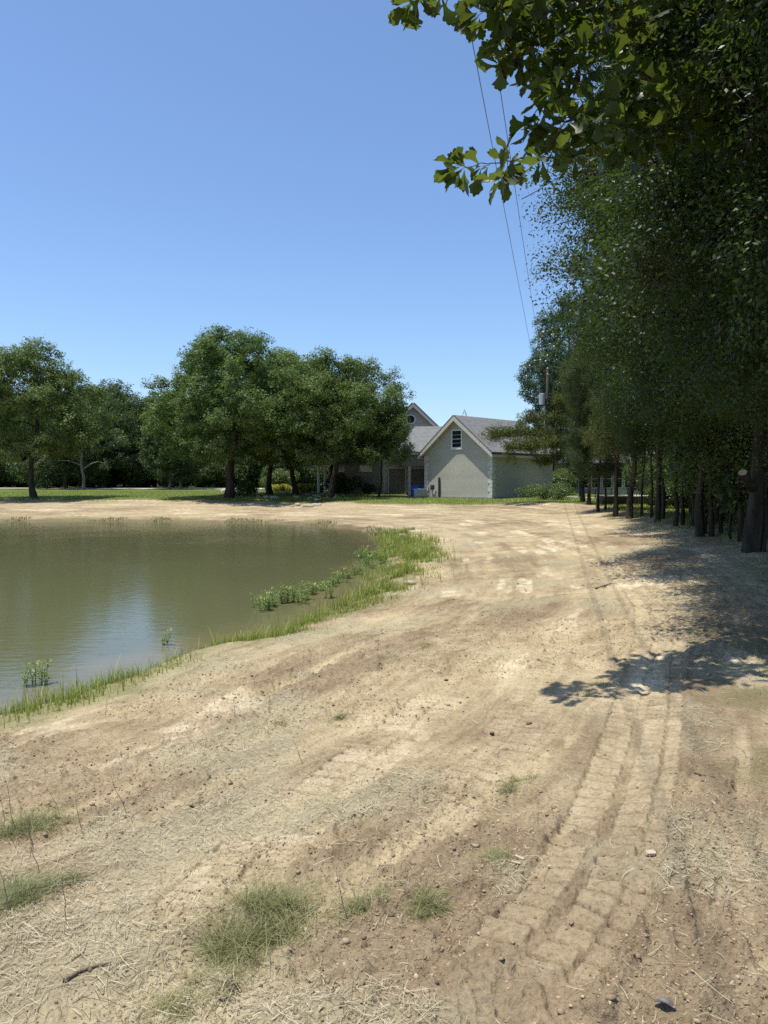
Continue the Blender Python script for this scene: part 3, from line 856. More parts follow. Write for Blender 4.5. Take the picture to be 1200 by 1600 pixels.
for (x, y, pr, s_) in ((13, 24, rightB, 1.05), (17, 21, rightA, 1.0), (15.5, 29, rightA, 1.0), (20, 28, rightB, 1.1), (15, 36, rightB, 1.0),
                       (20, 36, rightA, 1.1), (25, 34, rightB, 1.1), (22, 44, rightA, 1.1), (28, 42, rightB, 1.15), (26, 52, rightA, 1.1), (33, 50, rightB, 1.1),
                       (30, 60, rightA, 1.1), (37, 60, rightB, 1.1), (34, 70, rightB, 1.1), (42, 70, rightA, 1.1), (36, 82, rightA, 1.1), (45, 82, rightB, 1.1),
                       (34, 98, rightA, 1.15), (26, 104, rightB, 1.15), (42, 98, rightB, 1.1), (50, 92, rightA, 1.1)):
    place_tree('woodland_tree', pr, 'one of the shaded trees deeper in the wood on the right', x, y, s_, k * 1.7, 'trees deeper in the right-hand wood')
    k += 1
for i, (px, d, s_) in enumerate(((1060, 44, 0.9), (1075, 50, 1.0), (1095, 46, 0.9), (1050, 60, 1.2), (1125, 42, 1.0), (1150, 34, 1.0), (1165, 30, 0.8), (1195, 30, 1.0), (1210, 26, 0.9), (1080, 62, 1.3), (1110, 58, 1.3), (1030, 72, 1.3))):
    place_bush('understorey_bush', bushG if i % 2 == 0 else bushD, 'leafy understorey bush seen between the right-hand trunks', xat(px, d), d, s_, i * 1.1, 'understorey bushes behind the right-hand trunks')

r_ = random.Random(31)
for i in range(30):
    y = r_.uniform(20, 46); x = y * r_.uniform(0.44, 0.75) + 1.5
    if x < float(treeline_x(y)) + 2.5: continue
    place_bush('understorey_bush', (bushD, bushG, bushD)[i % 3], 'leafy understorey bush seen between the right-hand trunks', x, y, r_.uniform(0.7, 1.3), i * 1.1, 'understorey bushes behind the right-hand trunks')

# cedar that reaches left in front of the house
def reaching_cedar():
    x0, y0 = xat(907, 53), 53.0
    t = thing('cedar_tree', 'cedar whose long branches reach left across the garage roof', 'tree', (x0, y0, zat(x0, y0)))
    r = np.random.default_rng(77); mb = MB()
    def P(px, py, d): 
        p = dp(px, py, d); return p - np.array(t.location)
    trunk = [P(912, 800, 53), P(911, 786, 53), P(908, 750, 53), P(903, 715, 53), P(901, 690, 53), P(903, 640, 53), P(908, 580, 53)]
    mb.tube(trunk, [0.26, 0.19, 0.17, 0.15, 0.13, 0.10, 0.04], 9)
    brs = [([P(902, 697, 53), P(880, 690, 52.5), P(860, 688, 52), P(845, 697, 51.5), P(820, 702, 51), P(795, 700, 50.5)], 0.09),
           ([P(902, 688, 53), P(880, 678, 53), P(850, 680, 53), P(820, 676, 53), P(790, 680, 52.5), P(772, 684, 52)], 0.08),
           ([P(903, 670, 53), P(880, 655, 53.5), P(850, 652, 54), P(820, 662, 54)], 0.07),
           ([P(903, 700, 53), P(880, 715, 54), P(860, 720, 54.5), P(840, 722, 55)], 0.06),
           ([P(905, 655, 53), P(890, 630, 52), P(870, 625, 51.5)], 0.06),
           ([P(905, 640, 53), P(925, 625, 51), P(945, 640, 50)], 0.06),
           ([P(906, 610, 53), P(895, 590, 52), P(890, 570, 52)], 0.05),
           ([P(906, 600, 53), P(925, 590, 54), P(940, 600, 54)], 0.05),
           ([P(904, 690, 53), P(925, 680, 52), P(950, 690, 51)], 0.05)]
    LP = []; LA = []
    for pts, rr in brs:
        mb.tube(pts, list(np.linspace(rr, 0.02, len(pts))), 6, caps=False)
        tot = len(pts) - 1
        for j in range(int(26 * tot)):
            u_ = r.uniform(0.25 if rr > 0.07 else 0.1, 1.0) * tot; i = min(int(u_), tot - 1); f = u_ - i
            p = pts[i] * (1 - f) + pts[i + 1] * f
            d = unit(r.normal(size=3) * np.array([1.0, 1.0, 0.45]) + np.array([-0.35, 0, 0.22]))
            L = r.uniform(0.35, 1.15)
            e = p + d * L
            mb.tube([p, (p + e) / 2 + r.normal(0, 0.05, 3), e], [0.014, 0.009, 0.004], 3, caps=False)
            n = int(95 * L)
            q = p + (e - p) * (r.uniform(0.25, 1.1, (n, 1))) + r.normal(0, 0.12, (n, 3))
            LP.append(q); LA.append(np.repeat(d[None], n, 0) + r.normal(0, 0.5, (n, 3)))
    mb.build('trunk', M['bark'], t, True)
    Pp = np.vstack(LP); n = len(Pp)
    v, f = leaf_quads(Pp, unit(r.normal(size=(n, 3)) + np.array([0, 0, 0.5])), 0.15, r, 0.3, np.vstack(LA), 0.04)
    var = np.clip(r.normal(0.62, 0.22, n), 0, 1)
    link('crown', np_mesh('crown', v, f, [M['leaf_cedar']], False, {'leafvar': np.repeat(np.stack([var] * 3 + [np.ones(n)], 1), 4, 0)}), t)
reaching_cedar()

# sawn stub on the big trunk, child of the tree
def stub():
    base = np.array([-0.30, -0.12, 1.75]); tip = np.array([-0.50, -0.34, 1.95])
    mb = MB(); mb.tube([base + np.array([0.2, 0.1, -0.2]), base, tip], [0.12, 0.10, 0.095], 12)
    s = mb.build('cut_limb', M['bark'], big, True)
    d = unit(tip - base)
    mb = MB(); mb.tube([tip - d * 0.01, tip + d * 0.006], [0.088, 0.088], 16)
    mb.build('cut_face', M['cut'], s)
stub()

# slim saplings between the trunks
def sapling(px, py, top, lean_, label):
    x, y = ghit(px, py); r = np.random.default_rng(int(px))
    t = thing('sapling', label, 'tree', (x, y, zat(x, y)))
    h = (py - top) / FPX * y
    mb = MB(); pts = [np.array([0, 0, -0.1])]
    for j in range(7): pts.append(np.array([lean_ * (j + 1) / 7 + r.normal(0, 0.04), r.normal(0, 0.05), h * (j + 1) / 7]))
    mb.tube(pts, list(np.linspace(0.05 + 0.02 * (px % 3), 0.02, 8)), 7)
    LP = []
    for j in range(26):
        a = pts[r.integers(3, 8)]; e = a + unit(r.normal(size=3) * np.array([1, 1, .4])) * r.uniform(0.4, 1.1)
        mb.tube([a, (a + e) / 2, e], [0.012, 0.008, 0.004], 3, caps=False)
        LP.append(e + r.normal(0, 0.22, (60, 3)))
    mb.build('trunk', M['bark'], t, True)
    P = np.vstack(LP); n = len(P)
    v, f = leaf_quads(P, unit(np.array([0, 0, .6]) + r.normal(0, .6, (n, 3))), 0.09, r, 0.5)
    var = np.clip(r.normal(.5, .25, n), 0, 1)
    link('crown', np_mesh('crown', v, f, [M['leaf_bush']], False, {'leafvar': np.repeat(np.stack([var] * 3 + [np.ones(n)], 1), 4, 0)}), t)
sapling(1055, 822, 640, 0.1, 'left one of the two thin bare-stemmed saplings standing together')
sapling(1067, 820, 650, -0.15, 'right one of the two thin bare-stemmed saplings standing together')
sapling(1112, 838, 640, -0.3, 'thin sapling leaning left in front of the dark trunk cluster')
sapling(1140, 842, 600, 0.1, 'sapling standing just left of the largest right-hand trunk')
sapling(1003, 806, 660, 0.1, 'thin grey stem right beside the middle cedar trunk')

sapling(946, 797, 700, 0.1, 'thin trunk between the broken-limbed tree and the slender cedars')
sapling(1082, 822, 650, 0.15, 'thin dark stem left of the straight dark oak trunk')
sapling(1102, 834, 640, -0.1, 'thin dark stem pressed close to the right of the straight oak trunk')
sapling(1126, 836, 660, 0.25, 'thin stem leaning right inside the dark trunk cluster')
sapling(1157, 846, 560, -0.1, 'dark sapling almost touching the largest right-hand trunk')
sapling(918, 789, 690, 0.05, 'thin stem beside the cedar that reaches over the roof')
sapling(1018, 809, 640, -0.1, 'thin dark stem left of the straight tree beside two saplings')
sapling(1192, 862, 560, 0.1, 'dark sapling at the very right edge of the picture')

# ------------------------------------------------------------------ the house
B = np.array([9.22, 63.0, 0.0])                       # near corner of the garage gable
gv = np.array([math.sqrt(.5), -math.sqrt(.5), 0.0])   # along the gables, towards the right
rv = np.array([math.sqrt(.5), math.sqrt(.5), 0.0])    # along the ridge, away from the viewpoint
UZ = np.array([0, 0, 1.0])
HY = -math.pi / 4                                     # house yaw: local x = gv, local y = rv
GW = 7.7
A0 = B - gv * GW
house = thing('house', 'large grey stucco house with shingle roofs and a gabled garage end', 'house', (A0[0], A0[1], 0), HY)
# local coords: x along gv from garage left corner, y along rv (depth), z up
def gable_body(x0, x1, y0, y1, ze, za, name, mat):
    mb = MB(); xm = (x0 + x1) / 2
    mb.prism([(x0, y0, -0.4), (x1, y0, -0.4), (x1, y0, ze), (xm, y0, za), (x0, y0, ze)], (0, y1 - y0, 0))
    return mb.build(name, mat, house)

def gable_roof(x0, x1, y0, y1, ze, za, ov, ovx, name='roof', t=0.16):
    """two slopes with overhang, as local-space child whose own axes follow the first slope for the shingle texture"""
    xm = (x0 + x1) / 2; sl_ = (za - ze) / (xm - x0)
    outs = []
    for sgn in (-1, 1):
        mb = MB()
        run = (xm - x0) + ovx
        ln = run * math.sqrt(1 + sl_ ** 2)
        # local: x along the ridge, y down slope
        mb.box((0, 0, 0), (y1 - y0 + 2 * ov, 0, 0), (0, ln, 0), (0, 0, t))
        o = mb.build(name, M['shingle'], house)
        ex = np.array([0, 1.0, 0]); ey = unit(np.array([sgn * 1.0, 0, -sl_])); ez = np.cross(ex, ey)
        org = np.array([xm, y0 - ov, za + 0.06])
        if ez[2] < 0:
            ex = -ex; ez = np.cross(ex, ey); org = np.array([xm, y1 + ov, za + 0.06])
        from mathutils import Matrix
        mm = Matrix(((ex[0], ey[0], ez[0], org[0]), (ex[1], ey[1], ez[1], org[1]), (ex[2], ey[2], ez[2], org[2]), (0, 0, 0, 1)))
        o.matrix_local = mm
        outs.append(o)
    # rake boards and soffit at the front
    mb = MB()
    for sgn in (-1, 1):
        run = (xm - x0) + ovx
        a = np.array([xm, y0 - ov - 0.03, za + 0.05]); e = np.array([xm + sgn * run, y0 - ov - 0.03, za + 0.05 - sl_ * run])
        mb.prism([a, e, e - UZ * 0.30, a - UZ * 0.36], (0, 0.045, 0))
        a2 = a + np.array([0, 0.05, -0.10]); e2 = e + np.array([0, 0.05, -0.10])
        mb.prism([a2, e2, e2 - UZ * 0.05, a2 - UZ * 0.05], (0, ov - 0.02, 0))
    mb.build('rake_board', M['trim'], house)
    for sgn in (-1, 1):
        mb = MB()
        run = (xm - x0) + ovx
        xe = xm + sgn * run; ze2 = za + 0.05 - sl_ * run
        mb.box((xe - (0.02 if sgn > 0 else 0.10), y0 - ov - 0.03, ze2 - 0.30), (0.12, 0, 0), (0, y1 - y0 + ov, 0), (0, 0, 0.22))
        mb.box((min(xe, xm + sgn * (xm - x0)), y0 - ov + 0.03, ze2 - 0.26), (abs(xe - (xm + sgn * (xm - x0))), 0, 0), (0, y1 - y0, 0), (0, 0, 0.04))
        mb.build('eave', M['trim'], house)

def quoin(x, y, ztop, flipx=1, both=True):
    mb = MB(); z = -0.1; k = 0
    while z < ztop - 0.1:
        wx = 0.50 if k % 2 == 0 else 0.32; wy = 0.32 if k % 2 == 0 else 0.50
        h = min(0.36, ztop - z)
        xs = x - wx if flipx > 0 else x
        mb.box((xs - (0 if flipx < 0 else -0.035) - (0.035 if flipx < 0 else 0), y - 0.035, z), (wx, 0, 0), (0, 0.05, 0), (0, 0, h - 0.025))
        if both:
            mb.box((x - 0.015 if flipx > 0 else x - 0.035, y - 0.033, z), (0.05, 0, 0), (0, wy, 0), (0, 0, h - 0.025))
        z += h; k += 1
    mb.build('quoin', M['quoin'], house)

def window(xc, zc, w_, h_, y, split=True, parent=None):
    mb = MB(); f = 0.11
    for (a, b, c_, d_) in ((-w_ / 2 - f, -h_ / 2 - f, w_ + 2 * f, f), (-w_ / 2 - f, h_ / 2, w_ + 2 * f, f), (-w_ / 2 - f, -h_ / 2, f, h_), (w_ / 2, -h_ / 2, f, h_)):
        mb.box((xc + a, y - 0.06, zc + b), (c_, 0, 0), (0, 0.09, 0), (0, 0, d_))
    if split:
        mb.box((xc - w_ / 2, y - 0.04, zc - 0.025), (w_, 0, 0), (0, 0.05, 0), (0, 0, 0.05))
        for q in (-h_ / 4, h_ / 4):
            mb.box((xc - w_ / 2, y - 0.025, zc + q - 0.01), (w_, 0, 0), (0, 0.02, 0), (0, 0, 0.02))
    o = mb.build('window', M['white'], house)
    mb = MB(); mb.box((xc - w_ / 2, y - 0.015, zc - h_ / 2), (w_, 0, 0), (0, 0.01, 0), (0, 0, h_))
    mb.build('pane', M['glass'], o)
    mb = MB(); mb.box((xc - w_ / 2 - 0.16, y - 0.10, zc - h_ / 2 - 0.2), (w_ + 0.32, 0, 0), (0, 0.14, 0), (0, 0, 0.085))
    mb.build('sill', M['white'], o)

ZE, ZA = 4.05, 7.15
GD = 9.4
gable_body(0, GW, 0, GD, ZE, ZA, 'garage_wall', M['stucco'])
gable_roof(0, GW, 0, GD, ZE, ZA, 0.55, 0.30)
quoin(GW, 0, ZE - 0.15, 1); quoin(0, 0, ZE - 0.15, -1, False)
window(GW / 2 - 0.05, 5.25, 1.0, 1.45, 0)
mb = MB(); mb.box((-0.02, -0.05, -0.3), (GW + 0.04, 0, 0), (0, 0.1, 0), (0, 0, 0.42)); mb.box((GW - 0.03, 0.05, -0.3), (0.08, 0, 0), (0, GD, 0), (0, 0, 0.42))
mb.build('foundation', M['found'], house)
# main two-storey block, square on to the pond: own frame, x right, y away
from mathutils import Matrix
_before = set(o.name for o in bpy.data.objects)
MX0, MX1, MY = -3.3, 3.3, 0.0
gable_body(MX0, MX1, MY, MY + 11, 6.6, 9.75, 'main_wall', M['stucco'])
gable_roof(MX0, MX1, MY, MY + 11, 6.6, 9.75, 0.5, 0.35)
quoin(MX0, MY, 6.4, -1, False)
def round_window(xc, zc, r_, y):
    mb = MB(); n = 24
    for k in range(n):
        a, b = 2 * math.pi * k / n, 2 * math.pi * (k + 1) / n
        mb.prism([(xc + math.cos(a) * r_, y - 0.06, zc + math.sin(a) * r_), (xc + math.cos(b) * r_, y - 0.06, zc + math.sin(b) * r_),
                  (xc + math.cos(b) * (r_ + 0.13), y - 0.06, zc + math.sin(b) * (r_ + 0.13)), (xc + math.cos(a) * (r_ + 0.13), y - 0.06, zc + math.sin(a) * (r_ + 0.13))], (0, 0.08, 0))
    o = mb.build('round_window', M['white'], house)
    mb = MB(); mb.prism([(xc + math.cos(2 * math.pi * k / n) * r_, y - 0.02, zc + math.sin(2 * math.pi * k / n) * r_) for k in range(n)], (0, 0.01, 0))
    mb.build('pane', M['glass'], o)
round_window(-0.25, 8.15, 0.42, MY)
# wing to the left
WX0, WX1, WY0 = -8.6, -3.32, -0.35
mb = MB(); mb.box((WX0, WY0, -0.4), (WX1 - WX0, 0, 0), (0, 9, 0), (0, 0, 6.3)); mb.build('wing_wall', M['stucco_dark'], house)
mb = MB(); mb.prism([(WX0 - 0.4, WY0 - 0.45, 5.85), (WX0 + 1.5, WY0 + 4.3, 8.6), (WX0 - 0.4, WY0 + 9.4, 5.85)], (WX1 - WX0 + 0.3, 0, 0)); mb.build('wing_roof', M['shingle'], house)
mb = MB(); mb.box((WX0 - 0.4, WY0 - 0.50, 5.62), (WX1 - WX0 + 0.3, 0, 0), (0, 0.05, 0), (0, 0, 0.25)); mb.build('wing_eave', M['trim'], house)
window(-5.1, 2.9, 1.05, 0.4, WY0, False); window(-5.0, 4.7, 1.0, 1.3, WY0); window(-7.9, 2.9, 0.8, 0.4, WY0, False)
for xx in (-10.1, -9.4):
    mb = MB(); mb.tube([(xx, WY0 - 0.6, -0.2), (xx, WY0 - 0.6, 3.1)], 0.16, 12); mb.cbox((xx, WY0 - 0.6, 3.15), (0.46, 0.46, 0.14)); mb.cbox((xx, WY0 - 0.6, 0.08), (0.46, 0.46, 0.2))
    mb.build('porch_column', M['white'], house)
mb = MB(); mb.box((-10.6, WY0 - 1.0, 3.22), (2.0, 0, 0), (0, 4.0, 0), (0, 0, 0.35)); mb.build('porch_roof', M['trim'], house)
# low connector roof and carport between the garage and the main block
CX0, CX1, CY0, CY1, ZC0, ZC1 = -1.75, 4.4, -9.0, -4.5, 4.2, 6.95
mb = MB(); ln = math.hypot(CY1 - CY0, ZC1 - ZC0); hip = 1.75
mb.prism([(0, 0, 0), (CX1 - CX0, 0, 0), (CX1 - CX0, ln, 0), (hip, ln, 0)], (0, 0, 0.14))
o = mb.build('connector_roof', M['shingle'], house)
ey = unit(np.array([0, CY1 - CY0, ZC1 - ZC0])); ex = np.array([1.0, 0, 0]); ez = np.cross(ex, ey)
o.matrix_local = Matrix(((ex[0], ey[0], ez[0], CX0), (ex[1], ey[1], ez[1], CY0), (ex[2], ey[2], ez[2], ZC0), (0, 0, 0, 1)))
mb = MB()
mb.prism([(CX0 + hip, CY1, ZC1 + 0.1), (CX1, CY1, ZC1 + 0.1), (CX1, -0.02, 5.2), (CX0, -0.02, 5.2)], (0, 0, -0.14))
mb.prism([(CX0, CY0, ZC0 + 0.02), (CX0 + hip, CY1, ZC1), (CX0, -0.02, 5.1), (CX0, -0.02, ZC0)], (0.02, 0, -0.10))
mb.build('connector_back_roof', M['shingle'], house)
mb = MB(); mb.box((CX0, CY0 - 0.05, ZC0 - 0.16), (CX1 - CX0 - 1.5, 0, 0), (0, 0.08, 0), (0, 0, 0.20)); mb.build('gutter', M['trim'], house)
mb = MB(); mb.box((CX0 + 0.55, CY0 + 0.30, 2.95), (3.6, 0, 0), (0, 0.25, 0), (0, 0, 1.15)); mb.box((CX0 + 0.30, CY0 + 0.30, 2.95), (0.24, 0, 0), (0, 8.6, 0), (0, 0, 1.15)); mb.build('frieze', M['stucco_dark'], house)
mb = MB(); mb.box((CX0 + 0.95, CY0 + 0.3, -0.3), (0.26, 0, 0), (0, 0.26, 0), (0, 0, 3.24)); mb.build('carport_post', M['trim'], house)
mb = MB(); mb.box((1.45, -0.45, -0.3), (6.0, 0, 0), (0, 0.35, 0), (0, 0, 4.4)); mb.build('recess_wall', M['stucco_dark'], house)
mb = MB(); mb.box((-3.2, -9.6, -0.05), (6.9, 0, 0), (0, 9.5, 0), (0, 0, 0.1)); mb.build('apron', M['found'], house)
for x0, x1 in ((-2.7, -0.72), (-0.45, 1.40)):
    mb = MB()
    mb.box((x0, MY - 0.07, 0.03), (0.14, 0, 0), (0, 0.12, 0), (0, 0, 2.8)); mb.box((x1 - 0.14, MY - 0.07, 0.03), (0.14, 0, 0), (0, 0.12, 0), (0, 0, 2.8)); mb.box((x0, MY - 0.07, 2.83), (x1 - x0, 0, 0), (0, 0.12, 0), (0, 0, 0.16))
    f_ = mb.build('door_frame', M['trim'], house)
    mb = MB()
    for q in range(4):
        mb.box((x0 + 0.15, MY - 0.035, 0.05 + q * 0.695), (x1 - x0 - 0.30, 0, 0), (0, 0.03, 0), (0, 0, 0.685))
    mb.build('garage_door', M['door'], f_)
# small dormer gable seen between the roofs
gable_body(3.35, 6.1, 1.5, 7, 6.6, 8.05, 'dormer_wall', M['stucco'])
gable_roof(3.35, 6.1, 1.5, 7, 6.6, 8.05, 0.35, 0.25)
REL = (Matrix.Translation((A0[0], A0[1], 0)) @ Matrix.Rotation(HY, 4, 'Z')).inverted() @ Matrix.Translation((3.12, 80, 0))
for o in bpy.data.objects:
    if o.name not in _before and o.parent == house:
        o.matrix_basis = REL @ o.matrix_basis
# conduit, meter box, gas meter on the garage wall
mb = MB(); mb.box((1.75, -0.16, 0.1), (0.16, 0, 0), (0, 0.13, 0), (0, 0, 1.75)); mb.build('conduit', M['dmetal'], house)
mb = MB(); mb.box((0.85, -0.18, 0.75), (0.32, 0, 0), (0, 0.16, 0), (0, 0, 0.42)); mb.tube([(1.0, -0.2, 0.96), (1.0, -0.27, 0.96)], 0.09, 12); mb.build('meter_box', M['dmetal'], house)
mb = MB(); mb.tube([(1.45, -0.2, 0.0), (1.45, -0.2, 0.35), (1.45, -0.3, 0.42)], 0.03, 8); mb.cbox((1.45, -0.28, 0.48), (0.26, 0.2, 0.28)); mb.tube([(1.45, -0.25, 0.6), (1.3, -0.25, 0.72), (1.3, -0.1, 0.72)], 0.025, 8); mb.build('gas_meter', M['metal'], house)
# small tripod mast on the ridge
mb = MB(); xm = GW / 2
for dx, dy in ((-0.30, -0.1), (0.30, -0.1), (0.0, 0.45)):
    mb.tube([(xm + dx, 1.0 + dy, ZA - 0.05), (xm, 1.0, ZA + 0.78)], 0.025, 6)
mb.tube([(xm - 0.13, 1.0, ZA + 0.50), (xm + 0.13, 1.0, ZA + 0.50)], 0.02, 6)
mb.build('roof_bracket', M['metal'], house)

def hl(x, y, z=0.0):
    p = A0 + gv * x + rv * y; return (p[0], p[1], z)
# condenser unit on a pad
ac = thing('air_conditioner', 'grey outdoor air conditioning unit on a pad by the garage corner', 'air conditioner', hl(0.35, -1.0, 0.02), HY)
mb = MB(); mb.cbox((0, 0, 0.04), (1.1, 1.0, 0.10)); mb.build('pad', M['found'], ac)
mb = MB(); mb.cbox((0, 0, 0.42), (0.80, 0.80, 0.64)); 
for q in range(9): mb.cbox((0, 0, 0.16 + q * 0.065), (0.83, 0.83, 0.018))
mb.build('casing', M['metal'], ac)
mb = MB(); mb.cbox((0, 0, 0.765), (0.95, 0.92, 0.05)); mb.tube([(0, 0, 0.78), (0, 0, 0.82)], 0.33, 18); mb.build('top_grille', M['white'], ac)
# blue bins
def trash_bin(x, y, label, rz):
    b = thing('trash_bin', label, 'bin', hl(x, y, 0.06), HY + rz)
    mb = MB(); i = 0
    lo = [(-.24, -.26, 0.05), (.24, -.26, 0.05), (.24, .26, 0.05), (-.24, .26, 0.05)]; hi = [(-.31, -.34, 1.0), (.31, -.34, 1.0), (.31, .36, 1.0), (-.31, .36, 1.0)]
    mb.v += lo + hi; mb.f += [(3, 2, 1, 0), (4, 5, 6, 7), (0, 1, 5, 4), (1, 2, 6, 5), (2, 3, 7, 6), (3, 0, 4, 7)]
    mb.build('bin_body', M['blue'], b)
    mb = MB(); mb.prism([(-.34, -.38, 1.0), (-.34, .40, 1.0), (-.34, .36, 1.09), (-.34, -.30, 1.06)], (.68, 0, 0)); mb.build('lid', M['blue'], b)
    for s in (-1, 1):
        mb = MB(); mb.tube([(s * .24, .26, .12), (s * .30, .26, .12)], 0.12, 14); mb.build('wheel', M['dmetal'], b)
trash_bin(-0.55, -0.6, 'blue wheeled bin, the nearer one by the garage corner', 0.2)
trash_bin(-1.0, 1.4, 'blue wheeled bin set farther back inside the carport', 0.0)

# white annex behind the pole
annex = thing('annex_building', 'pale low building with tall white-framed windows behind the cedars', 'building', (xat(866, 88), 88, 0), R(-8))
mb = MB(); mb.box((0, 0, -0.3), (17, 0, 0), (0, 7, 0), (0, 0, 4.0)); mb.build('wall', M['trim'], annex)
mb = MB(); mb.prism([(-0.5, -0.6, 3.6), (-0.5, 3.5, 5.6), (-0.5, 7.6, 3.6)], (18, 0, 0)); mb.build('roof', M['shingle'], annex)
for k in range(7):
    x = 0.5 + k * 1.25
    mb = MB()
    for (a, b, c_, d_) in ((0, 0, 1.1, .09), (0, 2.25, 1.1, .09), (0, 0, .09, 2.3), (1.01, 0, .09, 2.3), (0, 1.1, 1.1, .07)):
        mb.box((x + a, -0.07, 0.65 + b), (c_, 0, 0), (0, 0.08, 0), (0, 0, d_))
    f_ = mb.build('window', M['white'], annex)
    mb = MB(); mb.box((x + .09, -0.02, 0.74), (.92, 0, 0), (0, .012, 0), (0, 0, 2.15)); mb.build('pane', M['glass'], f_)
mb = MB(); mb.box((10.8, -0.05, 0.35), (1.2, 0, 0), (0, 0.06, 0), (0, 0, 2.3)); mb.build('door', M['found'], annex)

# ------------------------------------------------------------------ power pole and wires
px_, pd = 851, 70.0
pole = thing('power_pole', 'dark wooden power pole carrying a grey transformer', 'power pole', (xat(852, pd), pd, zat(xat(852, pd), pd)))
PT = dp(854, 577, pd)
mb = MB(); mb.tube([(0, 0, -0.4), (0, 0, 4), (0.06, 0, 8), (0.10, 0, PT[2])], [0.17, 0.155, 0.135, 0.115], 12); mb.build('post', M['wood_pole'], pole, True)
zt = dp(850, 625, pd)[2]
mb = MB(); mb.tube([(-0.42, -0.1, zt - 0.62), (-0.42, -0.1, zt + 0.30), (-0.42, -0.1, zt + 0.38), (-0.42, -0.1, zt + 0.42)], [0.27, 0.29, 0.29, 0.16], 18); tf = mb.build('transformer', M['metal'], pole, False)
mb = MB(); mb.tube([(-0.42, -0.1, zt + 0.40), (-0.42, -0.1, zt + 0.72)], [0.05, 0.03], 8); mb.build('bushing', M['dmetal'], tf)
mb = MB(); mb.cbox((-0.1, 0, zt + 0.15), (0.35, 0.08, 0.08)); mb.cbox((-0.1, 0, zt - 0.35), (0.35, 0.08, 0.08)); mb.build('bracket', M['dmetal'], pole)
mb = MB(); mb.tube([(-0.17, -0.08, 5.0), (-0.15, -0.08, zt - 0.7)], 0.045, 8); mb.build('conduit', M['white'], pole)
mb = MB()
for q in (0.0, -0.55): mb.tube([(0.08, -0.12, PT[2] + q - 0.1), (0.08, -0.30, PT[2] + q - 0.1)], [0.06, 0.04], 8)
mb.build('insulator', M['white'], pole)
def wire(p0, p1, sag, label):
    mb = MB(); p0 = np.array(p0, float); p1 = np.array(p1, float); pts = []
    for k in range(41):
        t = k / 40; p = p0 + (p1 - p0) * t; p[2] -= sag * 4 * t * (1 - t); pts.append(p)
    mb.tube(pts, 0.011, 6)
    o = mb.build('power_line', M['wire']); tag(o, label, 'power line', 'power lines overhead')
top = PT.copy()
a1 = dp(735, 50, 18); a2 = dp(825, 520, 55)
def ext(a, b, y): return a + (b - a) * (y - a[1]) / (b[1] - a[1])
wire(ext(a1, a2, -40), ext(a1, a2, 70), 0.0, 'left one of the two thin power lines crossing the sky')
b1 = dp(768, 50, 18); b2 = dp(838, 515, 58)
wire(ext(b1, b2, -40), ext(b1, b2, 70), 0.0, 'right one of the two thin power lines crossing the sky')

# ------------------------------------------------------------------ things behind the right-hand trunks
bx, by = xat(993, 49), 49.0
boat = thing('rowing_boat', 'brown flat-bottomed boat with a pale rim resting behind the tree trunks', 'boat', (bx, by, zat(bx, by) + 0.12), R(3))
def hull():
    mb = MB(); n = 14; ring = []
    for k in range(n + 1):
        t = k / n; x = -2.4 + 4.8 * t
        wv = 0.68 * (1 - 0.55 * max(0, (t - 0.7) / 0.3) ** 2); zb_ = 0.0 + 0.42 * max(0, (t - 0.72) / 0.28) ** 1.8
        ring.append([(x, -wv, 0.52), (x, -wv * 0.78, zb_), (x, wv * 0.78, zb_), (x, wv, 0.52)])
    for k in range(n):
        for j in range(3): mb.face([ring[k][j], ring[k + 1][j], ring[k + 1][j + 1], ring[k][j + 1]])
    mb.face(ring[0]); mb.face(ring[-1]); mb.build('hull', M['boat'], boat)
    mb = MB()
    mb.tube([r_[0] for r_ in ring] + [ring[-1][3]] + [r_[3] for r_ in ring[::-1]], 0.045, 6); mb.build('rim', M['white'], boat)
    for xx in (-1.6, -0.2, 1.1):
        mb = MB(); mb.cbox((xx, 0, 0.42), (0.30, 1.25, 0.04)); mb.build('seat', M['metal'], boat)
    for xx in (-1.5, 1.2):
        mb = MB(); mb.cbox((xx, 0, -0.10), (0.18, 1.5, 0.14)); mb.build('skid', M['dmetal'], boat)
hull()
fx, fy = xat(905, 62), 62.0
fence = thing('rail_fence', 'low black metal rail fence on the bright lawn behind the trunks', 'fence', (fx, fy, zat(fx, fy)))
mb = MB(); mb.tube([(0, 0, 0.85), (8.2, 0, 0.85)], 0.045, 6); mb.build('rail', M['dmetal'], fence)
for k in range(7):
    mb = MB(); mb.tube([(k * 1.35, 0, -0.1), (k * 1.35, 0, 0.88)], 0.045, 6); mb.build('post', M['dmetal'], fence)
cx_, cy_ = xat(1000, 46), 46.0
tom = thing('metal_rack', 'thin dark metal rods standing upright beside the slim grey stem', 'rack', (cx_, cy_, zat(cx_, cy_)))
mb = MB()
for k, (a, b) in enumerate(((-0.3, -0.1), (-0.1, 0.1), (0.1, 0.32), (0.28, 0.5))):
    mb.tube([(a, 0.1 * k, -0.05), (b, 0.1 * k, 1.9)], 0.018, 5)
for z_ in (0.6, 1.1, 1.6): mb.tube([(-0.2, 0.1, z_), (0.45, 0.2, z_ + 0.05)], 0.014, 5)
mb.build('rods', M['dmetal'], tom)
tag(tom, cat='rack')
